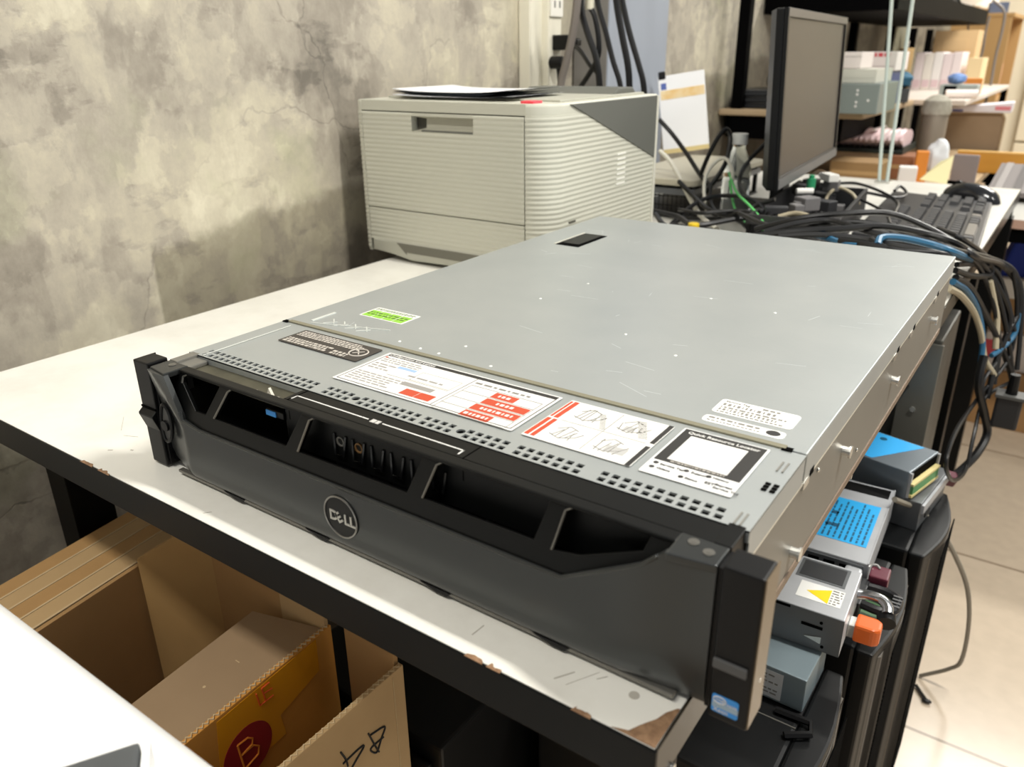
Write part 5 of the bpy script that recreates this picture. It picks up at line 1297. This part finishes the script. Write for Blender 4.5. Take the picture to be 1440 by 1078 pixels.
solo('dark_device', MB().box(-.028,.028,-.03,.03,0,.042).box(-.02,.02,-.032,-.0301,.008,.034), mat('device_dark','#4b4d4c',.4), 'dark grey square device on the shelf board under the teal bundle', 'device', (-.232,2.68,.1355), .15, None, .003)
solo('cloth_bundle', lump(.034,.04,.026,14,.16), mat('cloth_teal','#2f5f78',.8), 'teal cloth bundle on the dark grey square device', 'cloth', (-.235,2.68,.1785))
M_cc = [mat('carton_pinkish','#efe3e3',.6), mat('carton_cream_white','#f1ebe2',.6), mat('carton_pure','#f3efec',.6), mat('carton_rose','#ecdedf',.6)]
for k in range(5):
    x = -.352+.036*k
    o = thing('carton', 'tall narrow white carton, %s from the left of the row on the far board' % ('first','second','third','fourth','fifth')[k], 'box', (x,3.74,.1355))
    obj('carton_body', MB().box(-.0172,.0172,-.09,.09,0,.148-.004*(k%2)), M_cc[k%4], o, .002)
    obj('end_flap', MB().box(-.014,.014,-.0912,-.0902,.01,.04), mat('carton_shadow_rose','#e2c9cd',.6), o)
solo('cream_carton', MB().box(-.026,.026,-.09,.09,0,.125).box(-.02,.02,-.0912,-.0901,.02,.03), mat('carton_cream','#ead2a4',.6), 'cream carton at the right end of the white carton row', 'box', (-.140,3.74,.1355), 0, None, .002)
solo('wooden_box', MB().box(-.085,.085,-.09,.09,0,.235).box(-.05,.05,-.0915,-.0901,.15,.2), mat('box_tan','#d9b98a',.6), 'tan box standing behind the row of white cartons', 'box', (-.262,3.98,.1355), 0, None, .002)
solo('tan_panel', MB().box(-.012,.012,-.08,.08,0,.165), mat('panel_tan','#d6b27a',.6), 'narrow tan board standing between the red print carton and the white cartons', 'board', (-.250,2.78,.1355), .3, None, .002)
for k, (x, h, c, nm) in enumerate(((-.395,.19,'#e9e5dd','white'),(-.345,.205,'#cfd6dc','pale blue'))):
    bt = thing('spray_bottle', '%s slim bottle standing on the far board behind the cartons' % nm, 'bottle', (x,3.55 if k == 0 else 3.92,.1355))
    obj('bottle_body', MB().lathe([(.018,0),(.02,.004),(.02,h*.7),(.009,h*.82),(.008,h*.9)], 16), mat('bottle_'+c[1:],c,.4), bt)
    obj('cap', MB().cyl((0,0,h*.9),.010,h*.12,'z',14), M_blk if k else M_white, bt)
# small things on the right end of the wide board
sb = thing('metal_box', 'small grey metal box with a black opening on the board edge near the tan cabinet', 'box', (-.115,3.10,.1355))
obj('box_body', MB().box(-.055,.065,-.05,.05,0,.042), mat('drawer_grey','#a3aca9',.45), sb, .002)
obj('opening', MB().box(-.040,.0,-.0515,-.0502,.006,.038), M_dark, sb)
solo('cloth_roll', lump(.03,.03,.018,3,.1), mat('cloth_sky','#7290c4',.8), 'light blue cloth on the small grey metal box', 'cloth', (-.125,3.10,.1790))
solo('orange_carton', MB().box(-.03,.03,-.03,.03,0,.055).box(-.02,.02,-.0312,-.0301,.01,.03), mat('carton_orange','#d98a3a',.6), 'orange carton on the board before the tan cabinet', 'box', (-.100,3.36,.1355), .1, None, .002)
solo('paper_roll', MB().cyl((-.05,0,.014),.014,.10,'x',16), mat('roll_white','#efe6e0',.6), 'small white paper roll at the end of the wide board', 'roll', (-.090,3.00,.1355), .3)
ZB = -.0742
cn = thing('metal_canister', 'tall grey brown canister with a cloth lid standing on the low bench', 'canister', (-.120,2.72,ZB))
obj('body', MB().lathe([(.036,0),(.040,.004),(.040,.175),(.037,.182)], 24), mat('canister_grey','#8a7f70',.45,.3), cn)
obj('cloth_lid', MB().lathe([(.043,.172),(.046,.185),(.041,.215),(.020,.230),(.004,.234)], 20), mat('cloth_lid','#8f8a7c',.85,col2='#b4b0a2',nscale=40), cn)
ZB = -.0742
lb_ = thing('low_bench', 'low wooden bench below the wall shelving carrying packages', 'bench', (-.20,2.6,-.75))
obj('bench_top', MB().box(-.36,.26,-.62,.75,.6535,.6755), M_wood, lb_, .003)
for x in (-.33,.23):
    for y in (-.59,.72): obj('leg', MB().box(x-.015,x+.015,y-.015,y+.015,0,.6532), M_steel, lb_)

def pkg(name, label, cat, x, y, w_, d, h, c, rz=0, z=ZB, c2=None, bev=.003, extra=None):
    t = thing(name, label, cat, (x,y,z), rz)
    obj('body', MB().box(-w_/2,w_/2,-d/2,d/2,0,h), mat('pkg_'+c[1:], c, .65, col2=c2, nscale=25), t, bev)
    if extra: extra(t, w_, d, h)
    return t
def flap(t, w_, d, h): obj('tape_strip', MB().box(-w_/2+.005,w_/2-.005,-d/2-.0008,-d/2-.0001,h*.45,h*.62), mat('tape_buff','#b7976a',.4), t)
pkg('cardboard_box', 'small brown cardboard box left on the low bench under the black tray', 'box', -.235,2.28,.145,.13,.066,'#9a7b52',0,extra=flap)
pkg('cardboard_box', 'reddish brown cardboard box on the low bench beside the orange packet', 'box', -.148,2.47,.075,.13,.069,'#8f5f41',0,extra=flap)
ty = thing('plastic_tray', 'black green plastic tray under the pink bubble-wrapped parcel', 'tray', (-.250,2.52,-.0040))
obj('tray', MB().box(-.115,.100,-.09,.12,0,.010).box(-.115,-.111,-.09,.12,.0102,.022).box(.096,.100,-.09,.12,.0102,.022), mat('tray_black','#1d2622',.5), ty, .001)
pw = thing('wrapped_parcel', 'pink bubble-wrapped parcel on the black tray below the shelf', 'parcel', (-.262,2.53,.0085))
rows_ = []
for i in range(41):
    x = -.103+.206*i/40; rows_.append([(x, y, z) for y, z in [( (-.085+.003*math.sin(i*1.9))*math.cos(a), .027+ (.026+.0035*math.sin(i*1.9))*math.sin(a)) for a in [2*PI*k/20 for k in range(20)]]])
g = MB()
n_ = 20; vs = [p for r_ in rows_ for p in r_]
g.add(vs, [(i*n_+k, i*n_+(k+1)%n_, (i+1)*n_+(k+1)%n_, (i+1)*n_+k) for i in range(40) for k in range(n_)]+[tuple(range(n_-1,-1,-1)), tuple(40*n_+k for k in range(n_))]); g.sm = True
obj('bubble_wrap', g, mat('wrap_pink','#e2c3c6',.3,col2='#ecd5d6',nscale=40), pw)
obj('wrap_tape', MB().box(.010,.020,-.086,.086,.0530,.0570), mat('wrap_clear_tape','#e9dcd9',.3), pw)
pkg('paper_cup_stack', 'white plastic tub at the table end behind the glass panel', 'tub', -.080,2.14,.046,.05,.072,'#e4dfdb',.2)
pkg('orange_packet', 'orange packet standing on the low bench beside the white tub', 'packet', -.083,2.36,.034,.03,.092,'#dd8a35',.25)
wb = thing('plastic_bag', 'white translucent plastic bag behind the yellow paper on the low bench', 'bag', (-.065,2.52,ZB))
obj('bag_body', lump(.034,.04,.055,22,.12), mat('bag_white','#dfe3e6',.35), wb)
# yellow folded paper, grey upright panel, ochre board
M_yel = mat('paper_yellow','#efe7b4',.6)
yp = thing('folded_paper', 'pale yellow folded paper leaning on the grey upright panel beyond the keyboard', 'paper', (-.020,2.25,ZB))
obj('sheet', MB().add([(-.038,-.03,.028),(.034,-.04,.022),(.030,.02,.092),(.002,.03,.074),(-.002,.035,.072),(-.038,-.0288,.0295),(.034,-.0388,.0235),(.030,.0212,.0935),(.002,.0312,.0755),(-.002,.0362,.0735)], [(0,1,2,3,4),(9,8,7,6,5),(0,5,6,1),(1,6,7,2),(2,7,8,3),(3,8,9,4),(4,9,5,0)]), M_yel, yp)
pkg('folder', 'grey brown upright folder between yellow paper and ochre board', 'folder', .034,2.36,.066,.016,.088,'#8b8180',-.12)
# second desk to the right
d2 = thing('desk', 'grey topped desk with black front rail beyond the white table', 'desk', (.62,2.45,-.75))
obj('desktop', MB().box(-.52,.50,-.58,.55,.6535,.6755), mat('desk_grey','#b9b8b2',.4), d2, .003)
obj('front_strip', MB().box(-.52,.50,-.583,-.5805,.6545,.6755), mat('desk_strip_rose','#b79684',.4), d2)
obj('front_rail', MB().box(-.51,.49,-.575,-.55,.620,.6530), M_steel, d2)
for x in (.0,.47):
    for y in (-.52,.52): obj('leg', MB().box(x-.015,x+.015,y-.015,y+.015,0,.6530), M_steel, d2)
ob = thing('wooden_board', 'ochre wooden board standing upright at the back of the grey desk', 'board', (.24,2.70,-.0742), .02)
obj('board', MB().box(-.27,.56,-.012,.012,0,.062), mat('board_ochre','#c98f35',.55,col2='#bd842e',nscale=6,stretch=(1,1,6)), ob, .002)
obj('board_edge', MB().box(-.27,.56,-.0125,.0125,.0622,.066), mat('board_edge_tan','#dcae62',.5), ob)
rp = thing('ribbed_pad', 'grey ribbed pad tilted on the grey desk in front of the ochre board', 'pad', (.32,2.25,-.0742))
tl = Matrix.Rotation(.13,4,'X')
b = MB().box(-.20,.28,-.13,.17,.0,.012,tl)
obj('pad', MB().add([(p[0],p[1],p[2]+.030) for p in b.v], b.f), mat('pad_grey','#77706e',.55), rp)
for k in range(11):
    b = MB().box(-.185+.042*k,-.168+.042*k,-.12,.16,.0122,.017,tl)
    obj('rib', MB().add([(p[0],p[1],p[2]+.030) for p in b.v], b.f), mat('rib_dark','#544e4d',.55) if k%2 else mat('rib_light','#958f8c',.5), rp)
obj('rest', MB().box(-.19,.27,.10,.13,0,.040), M_steel, rp)
# beige chair with parcel on its back
chair = thing('office_chair', 'beige upholstered office chair with rounded back beyond the low bench', 'chair', (-.085,3.42,-.75), .05)
obj('backrest', MB().mesh(plate_mesh(rrect(-.125,.115,.655,.815,.028),(),.05,.014), Matrix.Rotation(PI/2,4,'X')), mat('chair_beige','#a08a70',.75,col2='#917c63',nscale=8), chair)
obj('piping', MB().tube([(x,-.027,z) for x, z in rrect(-.123,.113,.657,.813,.028)], .004, 6, closed=True, sub=2), mat('chair_piping','#b7a283',.7), chair)
obj('seat', MB().mesh(plate_mesh(rrect(-.20,.20,-.02,.40,.05),(),.07,.02), Matrix.Translation((0,0,.46))), mat('chair_beige','#a08a70'), chair)
obj('back_post', MB().box(-.03,.03,.027,.05,.30,.70), M_steel, chair)
obj('column', MB().cyl((0,.18,.06),.028,.36,'z',16), M_steel, chair)
for k in range(5):
    a = 2*PI*k/5; obj('base_leg', MB().box(.03,.26,-.018,.018,.03,.06, Matrix.Translation((0,.18,0)) @ Matrix.Rotation(a,4,'Z')), M_steel, chair, .004)
    obj('caster', MB().cyl((.25*math.cos(a),.18+.25*math.sin(a)-.012,.0205),.02,.024,'y',14), M_blk, chair)
pr_ = thing('parcel', 'white parcel with pink printed end lying across the top of the beige chair', 'parcel', (-.070,3.42,.0665), .05)
obj('body', MB().prism([(-.10,0),(.115,0),(.117,.040),(-.102,.016)], -.05,.05,'y'), mat('parcel_white','#ece8ee',.5), pr_, .004)
obj('pink_print', MB().box(.058,.110,-.0512,-.0501,.010,.024), mat('print_pink','#e58a94',.5), pr_)
obj('blue_print', MB().box(-.088,-.05,-.0512,-.0501,.001,.010), mat('print_indigo','#6a6fa6',.5), pr_)
# tan cabinet at the back
cb = thing('cabinet', 'tall tan wooden cabinet with open shelves at the far end of the room', 'cabinet', (-.36,5.85,-.75))
M_tan = mat('cabinet_tan','#bf9a66',.55,col2='#b58f5b',nscale=5,stretch=(1,1,.2)); M_tand = mat('cabinet_tan_front','#b58e66',.6)
hC = 1.215
obj('side_board', MB().box(-.16,.155,-.36,-.34,0,hC), M_tan, cb, .003)
obj('side_board', MB().box(-.16,.155,.34,.36,0,hC), M_tan, cb, .003)
obj('top_board', MB().box(-.16,.165,-.365,.365,hC+.0005,hC+.022), M_tan, cb, .003)
obj('back_board', MB().box(-.16,-.145,-.3395,.3395,.02,hC-.001), M_tand, cb)
for z in (.05,.42,.74): obj('shelf_board', MB().box(-.1445,.150,-.3395,.3395,z,z+.018), M_tan, cb)
for k, (z, c, nm) in enumerate(((.7585,'#e2a58c','salmon and white'),)):
    bt = thing('bottle', '%s bottle standing on the open shelf of the tan cabinet' % nm, 'bottle', (-.255,5.62,z-.75))
    obj('bottle_body', MB().lathe([(.040,0),(.042,.01),(.042,.20),(.020,.25),(.018,.27)], 18), mat('bottle_salmon',c,.4), bt)
    obj('cap', MB().cyl((0,0,.27),.022,.05,'z',14), M_white, bt)
solo('small_box', MB().box(-.05,.05,-.05,.05,0,.06), mat('smallbox_blue','#5f6b85',.5), 'small blue grey box on top of the tan cabinet', 'box', (-.30,5.60,hC-.75+.0225), .2, None, .004)
solo('paper_bag', lump(.08,.10,.05,31,.1), mat('bag_cream','#eadfd0',.7), 'cream paper bag on top of the tan cabinet', 'bag', (-.40,5.85,hC-.75+.0225))
solo('green_arc_sign', MB().tube([(0,.0,-.08),(.035,0,-.04),(.045,0,.02),(.02,0,.07)], .010, 8), mat('sign_green','#3f9b73',.5), 'green curved mark on the cream wall beside the chair', 'sign', (.10,6.915,-.12))
# glass panel standing at the end of the table
gp = thing('glass_panel', 'narrow upright glass panel with pale green edges at the end of the table', 'glass', (-.074,1.78,.0))
M_gl = mat('glass_clear','#eef5f2',.02,0,.5,trans=1.0,ior=1.1); M_ge = mat('glass_edge','#bcc8c2',.2)
E = [(-.006,.004,.003),(.008,.004,.003),(-.010,.004,.62),(-.062,.004,.62)]
obj('pane', MB().add([(p[0],0,p[2]) for p in (E[0],E[1],E[2],E[3])]+[(p[0],.004,p[2]) for p in (E[0],E[1],E[2],E[3])], [(0,1,2,3),(7,6,5,4),(0,4,5,1),(1,5,6,2),(2,6,7,3),(3,7,4,0)]), M_gl, gp)
obj('polished_edge', MB().tube([(-.0080,.002,.003),(-.064,.002,.62)], .0042, 6, smooth=False), M_ge, gp)
obj('polished_edge', MB().tube([(.0095,.002,.003),(-.006,.002,.62)], .0042, 6, smooth=False), M_ge, gp)
obj('foot', MB().box(-.016,.018,-.012,.016,0,.005), M_screw, gp, .001)
# boxes and packets on the floor right of the table
def lab(t, w_, d, h): obj('paper_label', MB().box(w_*.18,w_*.40,-d/2-.0008,-d/2-.0001,h*.15,h*.5), mat('label_buff','#c7b59a',.6), t)
pkg('cardboard_box', 'brown cardboard box on the floor under the hanging cables, lowest of its stack', 'box', .42,2.42,.56,.36,.175,'#a07a4f',0,-.75,extra=lab)
pkg('carton', 'white and red carton lying on the brown cardboard box under the grey desk', 'box', .30,2.40,.30,.28,.11,'#dcd2ca',.08,-.5745,extra=lambda t,w_,d,h:(obj('red_print',MB().box(-w_*.42,-w_*.30,-d/2-.0008,-d/2-.0001,h*.3,h*.8),M_pk,t),obj('red_print',MB().box(w_*.30,w_*.42,-d/2-.0008,-d/2-.0001,h*.1,h*.7),M_pk,t)))
pkg('cardboard_box', 'brown cardboard box third from the floor in the stack under the grey desk', 'box', .36,2.42,.40,.30,.10,'#a8845a',0,-.4640,extra=flap)
pkg('foam_block', 'white foam block on the brown boxes beyond the hanging cables', 'foam', .33,2.40,.34,.26,.055,'#ece9e4',.05,-.3635)
pkg('cardboard_box', 'topmost brown cardboard box of the stack right under the desk rail', 'box', .47,2.42,.36,.28,.13,'#a57d4b',0,-.3080,extra=flap)
pkg('cardboard_box', 'orange brown cardboard box standing on the floor behind the table leg', 'box', .10,2.46,.07,.2,.30,'#b5803f',0,-.75,extra=flap)
solo('cloth_bag', MB().prism([(-.045,0),(.045,0),(.040,.05),(.012,.145),(-.012,.145),(-.035,.06)], -.035, .035, 'y'), mat('cloth_royal','#1d3596',.7), 'bright blue bag standing on the white foam block beyond the cables', 'bag', (.222,2.33,-.3080), .2, None, .008)
